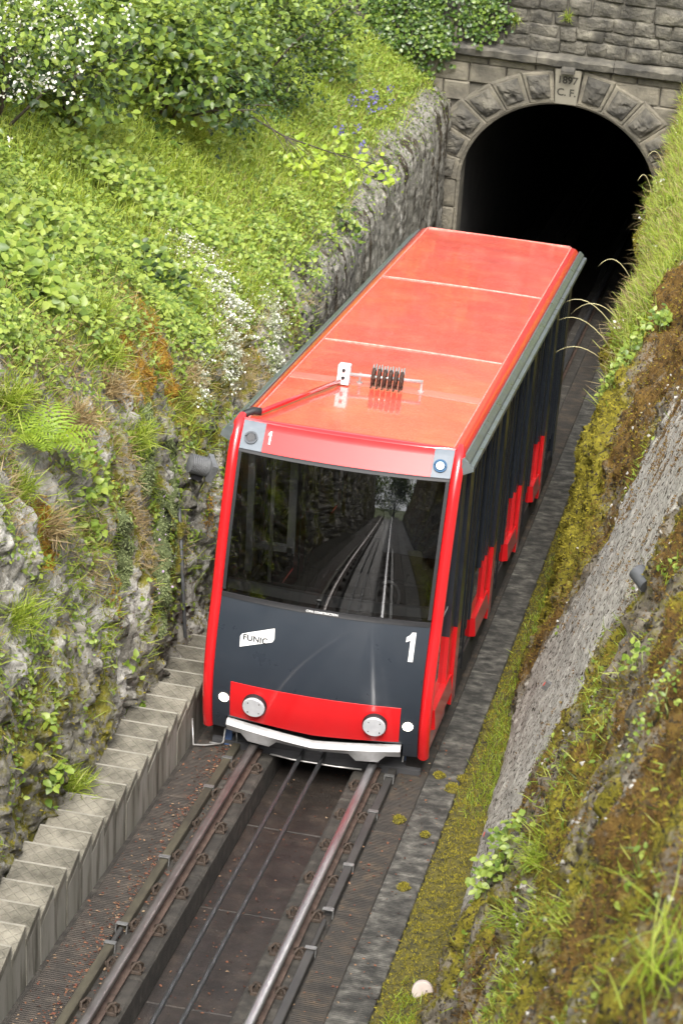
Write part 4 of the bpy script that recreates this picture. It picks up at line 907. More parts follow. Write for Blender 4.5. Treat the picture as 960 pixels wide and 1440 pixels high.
def sample(G, wt, count, pw=None):
    w_ = (wt[:-1, :-1] * G['ar'] * G['vis']).ravel(); w_ = np.clip(w_, 0, None); w_ /= w_.sum()
    k = RNG.choice(len(w_), count, p=w_); i, j = np.unravel_index(k, G['ar'].shape); P = G['P']; a, b = RNG.random((count, 1)), RNG.random((count, 1))
    p = P[i, j] * (1 - a) * (1 - b) + P[i + 1, j] * a * (1 - b) + P[i, j + 1] * (1 - a) * b + P[i + 1, j + 1] * a * b
    return p, G['N'][i, j], i, j
def mixn(n, up, k): m = n * (1 - k) + np.array([[0, 0, 1.]]) * k; m /= np.linalg.norm(m, axis=1, keepdims=True); return m + RNG.normal(0, up, m.shape)
def stuff(name, V, F, m, r, label, cat):
    o = link_mesh(name, V, F, m, rnd=r); return tag(o, label, cat, kind='stuff')
def blades(pos, nrm, h, wd, lean=.25, up=.75):
    n = len(pos); R = frames(mixn(nrm, lean, up), RNG.uniform(0, 6.28, n)); sc = np.stack([wd * np.ones(n), h * RNG.uniform(.5, 1.3, n), h], 1) if np.ndim(h) else np.stack([np.full(n, wd), h * RNG.uniform(.4, 1.4, n), np.full(n, h) * RNG.uniform(.6, 1.3, n)], 1)
    V, F = inst(BLADE, BLADE_F, pos, R, sc); rn = RNG.random(n); return V, F, np.repeat(rn, 7)
def cat_m(parts):
    V, F, R, b = [], [], [], 0
    for v, f, r in parts: V.append(v); F.append(f + b); R.append(r); b += len(v)
    return np.concatenate(V), np.concatenate(F), np.concatenate(R)
def leaves(pos, nrm, size, T=LEAF, TF=LEAF_F, tilt=.35, up=.5, rnd=None, wx=1.0):
    n = len(pos); R = frames(mixn(nrm, tilt, up), RNG.uniform(0, 6.28, n)); s_ = size * RNG.uniform(.6, 1.3, n); sc = np.stack([s_ * wx, s_, s_], 1)
    V, F = inst(T, TF, pos, R, sc); rn = RNG.random(n) if rnd is None else rnd; return V, F, np.repeat(rn, len(T))
# ---- left bank: grass sward and low herbs
bank = (1 - GL['rock']) * (1 - .93 * GL['bare']); clump = .5 + .5 * fbm(GL['P'], 1.6, 3, 301)
far = sst(1.5, 5.5, GL['s'] + 1.2 * fbm(GL['P'], .8, 2, 302))
depthm = 1 - sst(.80, .9, GL['t'])
p, n, i, j = sample(GL, bank * depthm * (.30 + far) * (.35 + clump), 74000)
V, F, r = blades(p, n, .17, .011, .28, .8); r = np.clip(r * .8 + np.repeat(.25 * clump[i, j], 7), 0, 1)
stuff('bank_grass', V, F, L_grass, r, 'bright green grass covering the bank above the rock face', 'grass')
edge = bank * (1 - sst(.60, .66, GL['t'])) + .6 * GL['rock'] * sst(.40, .52, GL['t']) * (1 - GL['conc'])
p, n, i, j = sample(GL, edge * (.2 + clump), 7000); V, F, r = blades(p, n, .14, .008, .5, .45)
stuff('bank_dry_grass', V, F, L_dry, r, 'straw coloured dry grass hanging along the bank edge', 'dry grass')
p, n, i, j = sample(GL, bank * depthm * (1.2 - far * .72) * (clump ** 2 + .2), 76000); p = p + np.array([0, 0, 1]) * (.05 + .20 * np.clip(fbm(p, 2.2, 3, 303) + .35, 0, 1) * (1 - .6 * far[i, j]))[:, None] + RNG.normal(0, .03, p.shape)
V, F, r = leaves(p, n * .3 + np.array([[0, -.25, .6]]), .058, up=.4); stuff('bank_herbs', V, F, L_herb, r, 'small leafy herbs mixed into the bank grass', 'herbs')
# ---- rock face growth: moss tufts, small leaves, grass tufts
rk = GL['rock'] * (1 - GL['conc']) * sst(.06, .14, GL['t'])
p, n, i, j = sample(GL, rk * np.clip(GL['moss'] - .15, 0, 1) ** 1.5, 26000); V, F = inst(TUFT, TUFT_F, p, frames(mixn(n, .4, .2), RNG.uniform(0, 6.3, len(p))), RNG.uniform(.012, .035, len(p)))
stuff('rock_moss', V, F, L_moss, np.repeat(RNG.random(len(p)), 6), 'olive moss tufts on the grey rock face', 'moss')
p, n, i, j = sample(GL, rk * np.clip(GL['orange'] - .2, 0, 1), 16000); V, F = inst(TUFT, TUFT_F, p, frames(mixn(n, .4, .2), RNG.uniform(0, 6.3, len(p))), RNG.uniform(.012, .03, len(p)))
stuff('rock_orange_moss', V, F, L_mosso, np.repeat(RNG.random(len(p)), 6), 'orange moss cushions on the rock face', 'moss')
gm = rk * sst(.15, .3, GL['t']) * np.clip(fbm(GL['P'], 1.8, 3, 311) + .12, 0, 1)
p, n, i, j = sample(GL, gm, 9000); V, F, r = blades(p, n, .13, .008, .45, .35); stuff('rock_grass', V, F, L_grass, np.clip(r * .9, 0, 1), 'thin green grass growing from cracks of the rock face', 'grass')
p, n, i, j = sample(GL, rk * sst(.12, .3, GL['t']) * np.clip(fbm(GL['P'], 2.2, 3, 321), 0, 1), 9000); V, F, r = leaves(p + n * .03, n, .045, up=.3); stuff('rock_herbs', V, F, L_herb, r, 'small leafy weeds dotted over the rock face', 'herbs')
p, n, i, j = sample(GL, rk * sst(.2, .4, GL['t']) * np.clip(fbm(GL['P'], 1.5, 3, 331) - .1, 0, 1), 7000); V, F, r = blades(p, n, .12, .006, .6, .1); stuff('rock_dry_grass', V, F, L_dry, r, 'withered brown grass on the rock face', 'dry grass')
# few weeds on the dressed wall by the portal
p, n, i, j = sample(GL, GL['rock'] * GL['conc'] * sst(.38, .5, GL['t']), 2500); V, F, r = leaves(p + n * .02, n, .035, up=.2); stuff('wall_top_weeds', V, F, L_shrub, r, 'weeds hanging over the top of the dressed wall', 'weeds')
# ---- right wall: mosses, grass bank
wm = np.clip(GR['moss'] - .2, 0, 1) * (1 - GR['grass']) * sst(.10, .16, GR['t']) * (1 - GR['white'])
p, n, i, j = sample(GR, wm, 90000); V, F = inst(TUFT, TUFT_F, p, frames(mixn(n, .5, .1), RNG.uniform(0, 6.3, len(p))), RNG.uniform(.012, .034, len(p)))
stuff('wall_moss', V, F, L_moss, np.repeat(np.clip(RNG.random(len(p)) * .7 + .35 * GR['mossz'][i, j], 0, 1), 6), 'yellow green moss on the leaning wall', 'moss')
bm = np.clip(GR['brown'] - .15, 0, 1) * (1 - GR['grass']) * sst(.10, .16, GR['t'])
p, n, i, j = sample(GR, bm, 90000); V, F = inst(TUFT, TUFT_F, p, frames(mixn(n, .5, .1), RNG.uniform(0, 6.3, len(p))), RNG.uniform(.010, .028, len(p)))
stuff('wall_brown_moss', V, F, L_mossb, np.repeat(RNG.random(len(p)), 6), 'rusty brown moss on the leaning wall', 'moss')
p, n, i, j = sample(GR, GR['grass'] * sst(6, 8, GR['s']), 34000); V, F, r = blades(p, n, .20, .010, .35, .7); stuff('slope_grass', V, F, L_grass, np.clip(r * .8 + .2, 0, 1), 'tall sunny grass on the bank beside the tunnel', 'grass')
p, n, i, j = sample(GR, GR['grass'] * sst(6, 8, GR['s']) * (.2 + (GR['t'] < .45)), 5000); V, F, r = blades(p, n, .24, .007, .7, .2); stuff('slope_dry_grass', V, F, L_dry, r, 'pale dry grass stalks hanging from the bank beside the tunnel', 'dry grass')
p, n, i, j = sample(GR, GR['grass'] * sst(6, 8, GR['s']) * np.clip(.4 + fbm(GR['P'], 1.5, 3, 341), 0, 1), 7000); V, F, r = leaves(p + n * .06, n, .06, up=.6); stuff('slope_herbs', V, F, L_herb, r, 'leafy herbs among the tall grass by the tunnel', 'herbs')
rw = (1 - GR['grass']) * (1 - GR['white']) * sst(.15, .3, GR['t']) * (GR['s'] < 2) * np.clip(fbm(GR['P'], 1.7, 3, 351) - .12, 0, 1)
p, n, i, j = sample(GR, rw, 2600); V, F, r = blades(p, n, .10, .007, .5, .4); stuff('wall_grass', V, F, L_grass, r, 'sparse grass blades on the mossy leaning wall', 'grass')
p, n, i, j = sample(GR, rw, 1500); V, F, r = leaves(p + n * .02, n, .045, up=.3); p_, n_, i, j = sample(GR, (1 - GR['grass']) * (1 - GR['white']) * sst(.14, .2, GR['t']) * (GR['s'] < 3.5) * np.clip(.3 + fbm(GR['P'], 1.4, 3, 355), 0, 1), 900)
CH = np.array([(-.6, -.4, 0), (.5, -.5, 0), (.7, .3, 0), (-.2, .6, 0), (-.3, -.1, .5), (.3, .05, .55)]); CHF = [(0, 1, 5), (0, 5, 4), (1, 2, 5), (2, 3, 5), (3, 4, 5), (3, 0, 4)]
Vc, Fc = inst(CH, CHF, p_ - n_ * .006, frames(n_, RNG.uniform(0, 6.3, len(p_))), np.stack([RNG.uniform(.012, .045, len(p_)), RNG.uniform(.012, .05, len(p_)), RNG.uniform(.02, .05, len(p_))], 1))
M_chip = mat('pale_stone_chip', [(.24, .225, .20), (.40, .38, .34), (.55, .53, .49)], 6, .9, bump=.006)
tag(link_mesh('stone_chips', Vc, Fc, M_chip), 'pale stone chips showing through the moss of the leaning wall', 'stones', kind='stuff')
stuff('wall_herbs', V, F, L_herb, r, 'scattered small leaves on the mossy leaning wall', 'herbs')
# ---- moss strip and its grass, litter
p, n, i, j = sample(GM, (GM['x'] > 1.31) * np.clip(.55 + fbm(GM['P'], 12, 3, 365), .05, 1), 34000); V, F = inst(TUFT, TUFT_F, p, frames(mixn(n, .5, .4), RNG.uniform(0, 6.3, len(p))), RNG.uniform(.010, .026, len(p)))
stuff('strip_moss', V, F, L_moss, np.repeat(RNG.random(len(p)) * .8, 6), 'yellow moss carpet beside the walkway', 'moss')
gw = (GM['x'] > 1.34) * (sst(-1.6, -.2, GM['s'] + .4 * fbm(GM['P'], 2, 2, 361)) * (1 - .8 * sst(6, 9, GM['s'])) + .8 * (1 - sst(-5.1, -4.7, GM['s'])) * (GM['x'] < 1.62))
p, n, i, j = sample(GM, gw * (GM['x'] > 1.42) + .25 * gw, 7000); V, F, r = blades(p, n, .075, .006, .45, .8); stuff('strip_grass', V, F, L_grass, np.clip(r * .7 + .05, 0, 1), 'short green grass at the foot of the leaning wall', 'grass')
k = 1500; xs_ = np.where(RNG.random(k) < .6, RNG.normal(-.80, .05, k), RNG.uniform(-1.07, -.5, k)); ss_ = RNG.uniform(-8, .6, k); k2 = 260
xs_ = np.concatenate([xs_, RNG.uniform(.6, 1.3, k2), RNG.uniform(-.36, .34, 260)]); ss_ = np.concatenate([ss_, RNG.uniform(-7, 1, k2), RNG.uniform(-6, 1, 260)])
nn_ = np.where(xs_ < -.76, -.118, np.where(xs_ < -.376, -.143, np.where(xs_ < .345, -.393, np.where(xs_ < .742, -.143, -.114))))
xs_ = np.where(np.abs(np.abs(xs_) - .535) < .07, np.sign(xs_) * .64, xs_); pf = Wa(xs_, ss_, nn_); V, F, r = leaves(pf, np.tile([[0, SA, CA]], (len(pf), 1)), .026, tilt=.3, up=0)
stuff('leaf_litter', V, F, L_dead, r, 'small fallen leaves strewn over the walkway and rails', 'leaf litter')
# ---- single plants
def base_at(u, v, B=None):
    p, n = hit(u, v, BL if B is None else B); k = 0
    while p is None and k < 40: k += 1; p, n = hit(u + (-6 if B is None else 6) * k, v + 6 * k, BL if B is None else B)
    return p, n
def crown(c, rad, count, size, lobes, seed, fl=.0, tilt=.45, shell=.55):
    """leaf clumps spread through an uneven crown; gaps stay between the clumps"""
    g = np.random.default_rng(seed); cen = []; k = max(6, count // 30)
    lc = [np.array(c) + np.array([g.uniform(-1, 1) * rad[0] * .55, g.uniform(-1, 1) * rad[1] * .55, g.uniform(-.35, .6) * rad[2]]) for _ in range(lobes)]
    lr = [np.array(rad) * g.uniform(.38, .62) for _ in range(lobes)]
    P, Nn, Rn = [], [], []
    for q in range(k):
        a = g.integers(lobes); d = g.normal(size=3); d /= np.linalg.norm(d); d[2] = d[2] if d[2] > -.5 else -d[2] * .5
        r = g.uniform(shell, 1.08); cc = lc[a] + d * lr[a] * r; m = g.integers(14, 38); sp = size * g.uniform(1.1, 2.4)
        P.append(cc + g.normal(0, 1, (m, 3)) * np.array([sp, sp, sp * .7])); Nn.append(np.tile(d * .6 + np.array([0, -.1, .55]), (m, 1))); Rn.append(np.clip(.30 + .45 * d[2] + g.normal(0, .19, m) + g.uniform(-.2, .2), 0, 1))  # lower clumps get darker leaf colour, shading painted into the crown
    P, Nn, Rn = np.concatenate(P), np.concatenate(Nn), np.concatenate(Rn)
    return leaves(P, Nn, size, tilt=tilt, up=.15, rnd=Rn), P
def shrub(u, v, rad, count, size, m, label, seed, lift=.8, dx=(0, 0, 0), flowers=None, group='shrubs along the top of the bank', cat='shrub'):
    p, n = base_at(u, v); p = p + np.array(dx); e = empty('shrub', p, label, cat, group)
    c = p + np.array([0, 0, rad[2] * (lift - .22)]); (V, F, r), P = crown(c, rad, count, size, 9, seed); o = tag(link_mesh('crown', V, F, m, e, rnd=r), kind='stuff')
    g = random.Random(seed); b = MB()
    for k in range(7):
        t = P[g.randrange(len(P))]; q = p + np.array([g.uniform(-.12, .12), g.uniform(-.12, .12), -.1]); md = (q * .45 + t * .55) + np.array([g.uniform(-.1, .1), g.uniform(-.1, .1), g.uniform(0, .15)])
        b.tube([q, md, t], [.022, .014, .005], 6)
    b.build('stem', M_bark, e, True)
    if flowers:
        k = RNG.choice(len(P), flowers); out = P[k] - c; q = P[k] + out * .16 + RNG.normal(0, .03, (flowers, 3)); q = np.repeat(q, 6, 0) + RNG.normal(0, .028, (flowers * 6, 3))
        V, F, r = leaves(q, np.tile([[0, -.6, .6]], (len(q), 1)), .032, tilt=.6, wx=1.5); tag(link_mesh('blossom', V, F, L_white, e, rnd=r), kind='stuff')
    return e
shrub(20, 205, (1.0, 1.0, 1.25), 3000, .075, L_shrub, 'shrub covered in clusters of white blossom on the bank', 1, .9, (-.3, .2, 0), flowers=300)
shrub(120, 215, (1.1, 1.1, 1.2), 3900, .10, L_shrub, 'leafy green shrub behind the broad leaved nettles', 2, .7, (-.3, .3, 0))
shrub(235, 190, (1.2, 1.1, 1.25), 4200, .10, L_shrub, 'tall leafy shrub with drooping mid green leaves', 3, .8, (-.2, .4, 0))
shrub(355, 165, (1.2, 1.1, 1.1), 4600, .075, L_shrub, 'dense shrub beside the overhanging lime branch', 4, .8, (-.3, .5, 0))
shrub(300, 175, (.8, .9, .8), 2600, .06, L_shrubd, 'dark leaved undergrowth shrub between two brighter shrubs', 5, .7, (-.2, 0, 0))
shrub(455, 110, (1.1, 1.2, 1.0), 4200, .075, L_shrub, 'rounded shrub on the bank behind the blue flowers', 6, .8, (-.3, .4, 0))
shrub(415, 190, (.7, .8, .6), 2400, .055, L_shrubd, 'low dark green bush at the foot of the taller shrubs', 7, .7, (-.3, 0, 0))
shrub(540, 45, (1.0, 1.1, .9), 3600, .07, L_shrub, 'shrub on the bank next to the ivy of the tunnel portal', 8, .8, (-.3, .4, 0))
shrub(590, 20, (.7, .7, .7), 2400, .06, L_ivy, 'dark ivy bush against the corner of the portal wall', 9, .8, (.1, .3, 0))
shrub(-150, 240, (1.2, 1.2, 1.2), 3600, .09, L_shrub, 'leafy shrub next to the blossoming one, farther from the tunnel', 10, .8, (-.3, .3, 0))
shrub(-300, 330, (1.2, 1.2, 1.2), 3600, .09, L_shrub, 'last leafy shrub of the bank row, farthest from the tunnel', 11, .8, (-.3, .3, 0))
# trees further up, out behind the shrubs and along the upper cutting
def tree(x, y, z, h, rad, count, size, m, label, seed, group='trees around the cutting'):
    p = np.array([x, y, z]); e = empty('tree', p, label, 'tree', group); c = p + np.array([0, 0, h])
    (V, F, r), P = crown(c, rad, count, size, 12, seed); link_mesh('crown', V, F, m, e, rnd=r)
    g = random.Random(seed); b = MB(); b.tube([p - np.array([0, 0, .4]), p + np.array([.1, 0, h * .4]), c], [.16, .13, .06], 9)
    for k in range(9):
        t = P[g.randrange(len(P))]; q = p + np.array([0, 0, h * g.uniform(.35, .75)]); b.tube([q, (q + t) / 2 + np.array([0, 0, .2]), t], [.06, .035, .01], 6)
    b.build('trunk', M_bark, e, True); return e
for k, (x, y, z, lab) in enumerate(((-8.5, -34, 21.5, 'broad tree on the stair side of the upper cutting'), (-5.0, -44, 24, 'tree leaning over the stair side at the head of the cutting'), (2.0, -49, 23.5, 'tree closing the head of the cutting over the track'),
                                  (8.0, -40, 23, 'tree on the leaning wall side of the upper cutting'), (-2.4, -48, 16.5, 'added unseen tree hiding sky from the windscreen, stair side'), (0.6, -50, 17.0, 'added unseen tree hiding sky from the windscreen, in line with the track'), (3.4, -48, 16.5, 'added unseen tree hiding sky from the windscreen, wall side'), (-9.5, -18, 14.5, 'tree standing behind the shrubs above the stairs'), (-6.0, 27, -4.0, 'tree on the hillside above the ivy end of the portal'), (5.5, 31, -6.0, 'tree on the hillside above the grassy end of the portal'))):
    tree(x, y, z, 3.4, (2.6, 2.6, 2.4), 5200, .17, L_shrub, lab, 40 + k)  # the three beyond the track end are added to hide sky in reflections
# overhanging branch with lime green leaves
def over(u, v, B, d): p, n = base_at(u, v, None if B is BL else B); q = ray(u, v); q /= np.linalg.norm(q); return p - q * d
br = empty('branch', over(272, 110, BL, .9), 'long bare branch with drooping lime green leaves over the bank grass', 'branch')
path = [over(a, b_, BL, d) for a, b_, d in ((270, 108, .6), (330, 150, .8), (400, 192, .9), (470, 216, .8), (555, 238, .7))]; b = MB().tube(path, [.016, .013, .011, .008, .004], 7)
p2 = [path[1] * .3 + path[2] * .7, over(372, 168, BL, .9), over(402, 212, BL, .85)]; b.tube([over(358, 148, BL, .85), over(385, 185, BL, .9), over(403, 213, BL, .85)], [.009, .007, .004], 6)
twig_ends = [(430, 230), (440, 245), (470, 255), (500, 225), (520, 245), (545, 240), (425, 215), (455, 222), (480, 200), (415, 235), (535, 230), (490, 250), (465, 212), (550, 255), (510, 215), (445, 225), (420, 200), (405, 220)]
LP = []; 
for (a, b_) in twig_ends:
    q = over(a, b_, BL, .75); k = min(path[2:], key=lambda c: np.linalg.norm(c - q)); b.tube([k, (k + q) / 2 + np.array([0, 0, .05]), q], [.005, .004, .002], 5)
    for _ in range(6): LP.append(q + RNG.normal(0, .055, 3))
b.build('twig', M_bark, br, True); LP = np.array(LP); V, F, r = leaves(LP, np.tile([[0, -.5, .7]], (len(LP), 1)), .10, tilt=.3, up=.2, wx=1.25)
for k in range(len(LP)): link_mesh('leaf', V[7 * k:7 * k + 7], [tuple(f) for f in LEAF_F], L_lime, br, rnd=r[7 * k:7 * k + 7])
# broad leaved herbs
def herb(u, v, rad, count, size, m, name, label, cat, group=None, B=None, h=.28, wx=1.15, dome=True):
    p, n = base_at(u, v, B); e = empty(name, p, label, cat, group); B_ = BL if B is None else B; Q = []; Nn = []; st = MB()
    for k in range(count):
        a, r_ = RNG.uniform(0, 6.28), rad * math.sqrt(RNG.random()); q = p + np.array([math.cos(a) * r_, math.sin(a) * r_, .6]); hh = B_.ray_cast(Vector(q), Vector((0, 0, -1)))
        if hh[0] is None: hh = B_.find_nearest(Vector(p + np.array([math.cos(a) * r_ * .4, math.sin(a) * r_, 0])))
        g = np.array(hh[0]); t = g + np.array([0, 0, 1]) * h * RNG.uniform(.35, 1.1) * (1 - .5 * (r_ / rad) ** 2) + np.array(hh[1]) * .05 * np.sign(np.array(hh[1])[2] + .01)
        Q.append(t + RNG.normal(0, .02, 3)); Nn.append(np.array([RNG.normal(0, .3), -.35 + RNG.normal(0, .3), .8]))
        if k % 9 == 0: st.tube([g - np.array([0, 0, .02]), (g + t) / 2 + RNG.normal(0, .02, 3), t], [.006, .005, .003], 5)
    tag(st.build('stem', M_stalk, e, True), kind='stuff'); Q = np.array(Q); V, F, r = leaves(Q, np.array(Nn), size, tilt=.25, up=.1, wx=wx); tag(link_mesh('foliage', V, F, m, e, rnd=r), kind='stuff'); return e
H = 'clumps of broad leaved herbs on the bank'
for k, (u, v, r_, c_, sz, lab) in enumerate(((40, 405, .42, 420, .10, 'big clump of pointed bright leaves beside the orange moss, above the fern'), (85, 345, .40, 360, .085, 'upper clump of pointed leaves between nettles and grass'), (15, 330, .4, 320, .09, 'pointed leaf clump under the blossoming shrub'),
        (200, 280, .5, 420, .075, 'pale leafy clump below the tall drooping shrub'), (255, 330, .45, 420, .075, 'leafy clump directly above the white flowers'), (140, 250, .5, 380, .075, 'leafy clump in front of the nettle shrub'),
        (310, 345, .45, 380, .065, 'leafy clump right behind the white flower cushion'), (225, 405, .36, 320, .085, 'dark undersided leaf clump overhanging the orange moss'), (400, 360, .45, 420, .055, 'small leaved clump at the wall edge beside the roof'),
        (430, 320, .4, 340, .05, 'small leaved clump higher on the grassy edge beside the roof'), (385, 410, .32, 300, .05, 'small leaved clump hanging over the wall behind the roof corner'), (490, 330, .22, 110, .07, 'dark leafy weed rooted in the wall top beside the roof'), (20, 480, .3, 260, .045, 'tiny leaved creeper below the big pointed leaves'))):
    herb(u, v, r_, c_, sz, L_herb if 'dark' not in lab else L_shrub, 'herb_clump', lab, 'herb', H)
RS = 'leafy weeds rooted in the rock face'
for u, v, lab in ((125, 650, 'pale rosette of lobed leaves beside the fern'), (118, 715, 'lower rosette of lobed leaves on the rock, under another rosette'), (80, 1095, 'strap leaved weed at the foot of the rock by the stairs'), (185, 1015, 'weed sprouting beside the stair treads near the car'), (275, 390, 'leafy weed beside the upper white flowers')):
    herb(u, v, .13, 60, .075, L_herb, 'weed', lab, 'weed', RS, h=.1)
# grass tussocks
def tussock(u, v, cnt, h, wd, m, label, B=None, group='grass tussocks', rad=.07, up=.35, name='grass_tussock', lean=.55):
    p, n = base_at(u, v, B); e_p = np.tile(p, (cnt, 1)) + RNG.normal(0, rad, (cnt, 3)) * np.array([1, 1, .4]); V, F, r = blades(e_p, np.tile(n * np.sign(n[2] + .3), (cnt, 1)), h, wd, lean, up)
    o = link_mesh(name, V, F, m, rnd=r); return tag(o, label, 'grass', group)
for u, v, m, h, lab in ((130, 445, L_grass, .22, 'green tussock hanging below the orange moss'), (150, 545, L_dry, .2, 'dry straw tussock on the rock above the rosettes'), (105, 590, L_dry, .2, 'dry tussock between fern and straw grass'), (60, 740, L_dry, .25, 'brown withered tussock below the fern'),
                  (145, 505, L_grass, .2, 'green tussock below the pale bare stone'), (190, 615, L_grass, .2, 'green tussock above the hanging cushions'), (20, 870, L_grass, .22, 'grass tussock low on the rock face'), (15, 560, L_grass, .22, 'grass tussock above the fern'), (95, 1105, L_grass, .18, 'narrow grass tussock by the stairs'), (20, 690, L_grass, .2, 'grass tussock left under the fern fronds'), (235, 175, L_grass, .35, 'tall grass tussock under the shrubs'), (270, 200, L_grass, .35, 'second tall grass tussock under the shrubs')):
    tussock(u, v, 260, h, .009, m, lab)
# ferns
FR = np.array([(0, 0, 0), (-.5, .25, .02), (0, .16, .01), (.5, .25, .02)]); 
def fern(u, v, nf, L_, label, B=None, lift=.02):
    p, n = base_at(u, v, B); e = empty('fern', p, label, 'fern', 'ferns'); b = MB()
    for k in range(nf):
        a = 6.28 * k / nf + RNG.uniform(-.3, .3); d = np.array([math.cos(a), math.sin(a), 0]) * .75 + n * .35 + np.array([0, 0, .55]); d /= np.linalg.norm(d); ln = L_ * RNG.uniform(.7, 1.1); pts = []; rr = RNG.uniform(0, 1)
        for t in np.linspace(0, 1, 13): pts.append(p + n * lift + d * ln * t + np.array([0, 0, 1]) * ln * (.30 * t - .62 * t * t))
        pos, R, sc = [], [], []
        for i in range(1, 12):
            tg = pts[i + 1] - pts[i - 1]; tg /= np.linalg.norm(tg); sd_ = np.cross(tg, [0, 0, 1]); sd_ /= np.linalg.norm(sd_) + 1e-6; nn = np.cross(sd_, tg); w_ = ln * .22 * math.sin(math.pi * (.12 + .86 * i / 12)) ** .8
            for sg in (-1, 1):
                y = sd_ * sg * .92 + tg * .4; y /= np.linalg.norm(y); x = np.cross(y, nn); pos.append(pts[i]); R.append(np.stack([x, y, nn], -1)); sc.append((w_ * .9, w_, w_))
        V, F = inst(SLIM * np.array([.95, 1, 1]), SLIM_F, np.array(pos), np.array(R), np.array(sc)); f = link_mesh('frond', V, F, L_fern, e, rnd=np.full(len(V), rr) * .6 + RNG.random(len(V)) * .4)
    return e
fern(48, 655, 20, .55, 'large yellow green fern growing from the rock face', lift=.14)
fern(18, 605, 12, .36, 'smaller fern directly above the large fern', lift=.10)
fern(938, 205, 9, .40, 'fern at the end of the grass beside the tunnel arch', BR)
M_core = mat('cushion_core', [(.05, .065, .022), (.10, .12, .045)], 20, .95, bump=.01, bscale=60)
# hanging cushion plants and white flowered cushions on the rock
def cushion(u0, v0, u1, v1, rad, cnt, m, label, flower=None, nfl=0, bulge=.15, size=.030, group='cushion plants hanging on the rock face', T=SLIM, TF=SLIM_F, solid=False):
    pts = []
    for k in range(12):
        p, n = base_at(u0 + (u1 - u0) * k / 11, v0 + (v1 - v0) * k / 11); pts.append(p)
    e = empty('cushion_plant', pts[-1], label, 'plant', group); Q, Nn = [], []
    nrm = []
    for p in pts:
        hh = BL.find_nearest(Vector(p)); nn = np.array(hh[1]); nn = nn if nn[0] > 0 else -nn; nrm.append(nn * .6 + np.array([.4, 0, 0]))
    if solid:   # hanging cushion: lumpy core
        rings = []; seg = 14; ex = [0.0] + list(np.linspace(.04, .96, 16)) + [1.0]
        for t in ex:
            a = t * 11; i = min(int(a), 10); c = pts[i] + (pts[i + 1] - pts[i]) * (a - i); r_ = rad * (.45 + .55 * math.sin(math.pi * min(1, t * .85 + .15))) * (.03 if t in (0.0, 1.0) else 1)
            nn = nrm[i]; tg = np.array([0, 0, 1.0]); sd_ = np.cross(tg, nn); sd_ /= np.linalg.norm(sd_); row_ = []
            for k in range(seg):
                an = 2 * math.pi * k / seg; lump = 1 + .22 * math.sin(t * 23 + 3 * an) + .15 * math.sin(t * 41 + 5 * an + 1); row_.append(c - nn * .03 + (sd_ * math.cos(an) + nn * math.sin(an) * .95) * r_ * lump)
            rings.append(row_)
        core = MB().loft(rings).build('core', M_core, e, True); A = np.array(rings); u1_ = RNG.integers(1, len(ex) - 1, cnt); k1 = RNG.integers(0, seg, cnt); f1_, f2_ = RNG.random((cnt, 1)), RNG.random((cnt, 1)); k2_ = (k1 + 1) % seg
        Q = (A[u1_, k1] * (1 - f1_) + A[u1_, k2_] * f1_) * (1 - f2_) + (A[u1_ - 1, k1] * (1 - f1_) + A[u1_ - 1, k2_] * f1_) * f2_
        cen = A.mean(1)[u1_]; Nn = Q - cen; Nn /= np.linalg.norm(Nn, axis=1, keepdims=True) + 1e-6; Nn = Nn + np.array([0, -.15, .35])
    else:
        for k in range(cnt):
            t = RNG.random(); a = t * 11; i = min(int(a), 10); c = pts[i] + (pts[i + 1] - pts[i]) * (a - i); r_ = rad * (.55 + .6 * math.sin(math.pi * min(1, t * .9 + .12)))
            d = np.clip(RNG.normal(0, .6, 3), -1.4, 1.4); q = c + d * r_ * np.array([.8, 1, .5])
            hh = BL.find_nearest(Vector(q)); g = np.array(hh[0]); nn = np.array(hh[1]); nn = nn if nn[0] > 0 else -nn
            lump = .55 + .45 * math.sin(g[1] * 17 + g[2] * 13); Q.append(g + nn * bulge * lump * RNG.uniform(.3, 1.1)); Nn.append(nn + np.array([.2, -.3, .5]))
    Q, Nn = np.array(Q), np.array(Nn); V, F, r = leaves(Q, Nn, size, T=T, TF=TF, tilt=.6, up=.2, wx=1.6); tag(link_mesh('foliage', V, F, m, e, rnd=r), kind='stuff')
    if nfl:
        k = RNG.choice(len(Q), nfl); q = Q[k] + Nn[k] * .02; V, F, r = leaves(q, Nn[k], .022, tilt=.5, wx=1.7); tag(link_mesh('blossom', V, F, flower, e, rnd=r), kind='stuff')
    return e
cushion(203, 570, 206, 700, .12, 5200, L_thyme, 'narrow grey green cushion in the upper part of the hanging row', solid=True)
cushion(220, 690, 227, 900, .14, 8200, L_thyme, 'longest hanging cushion with lilac flowers on the rock face', L_pinkf, 70, solid=True)
cushion(166, 715, 176, 830, .12, 5200, L_thyme, 'short hanging cushion on the fern side of the long one', solid=True)
cushion(238, 600, 244, 800, .08, 4000, L_thyme, 'thin hanging cushion close to the lamp conduit', solid=True)
WF = 'white flowered cushions on the bank edge'
cushion(250, 335, 330, 450, .42, 5600, L_silver, 'large silvery cushion densely covered with white flowers', L_white, 1300, .14, .03, WF)
cushion(318, 420, 312, 530, .34, 4000, L_silver, 'silvery cushion with white flowers hanging below the large one', L_white, 700, .12, .03, WF)
cushion(380, 420, 382, 525, .28, 3600, L_silver, 'silvery cushion hanging beside the roof corner of the car', L_white, 320, .14, .03, WF)
cushion(275, 470, 285, 560, .18, 2000, L_silver, 'thin silvery cushion between orange moss and white flowers', L_white, 160, .08, .03, WF)
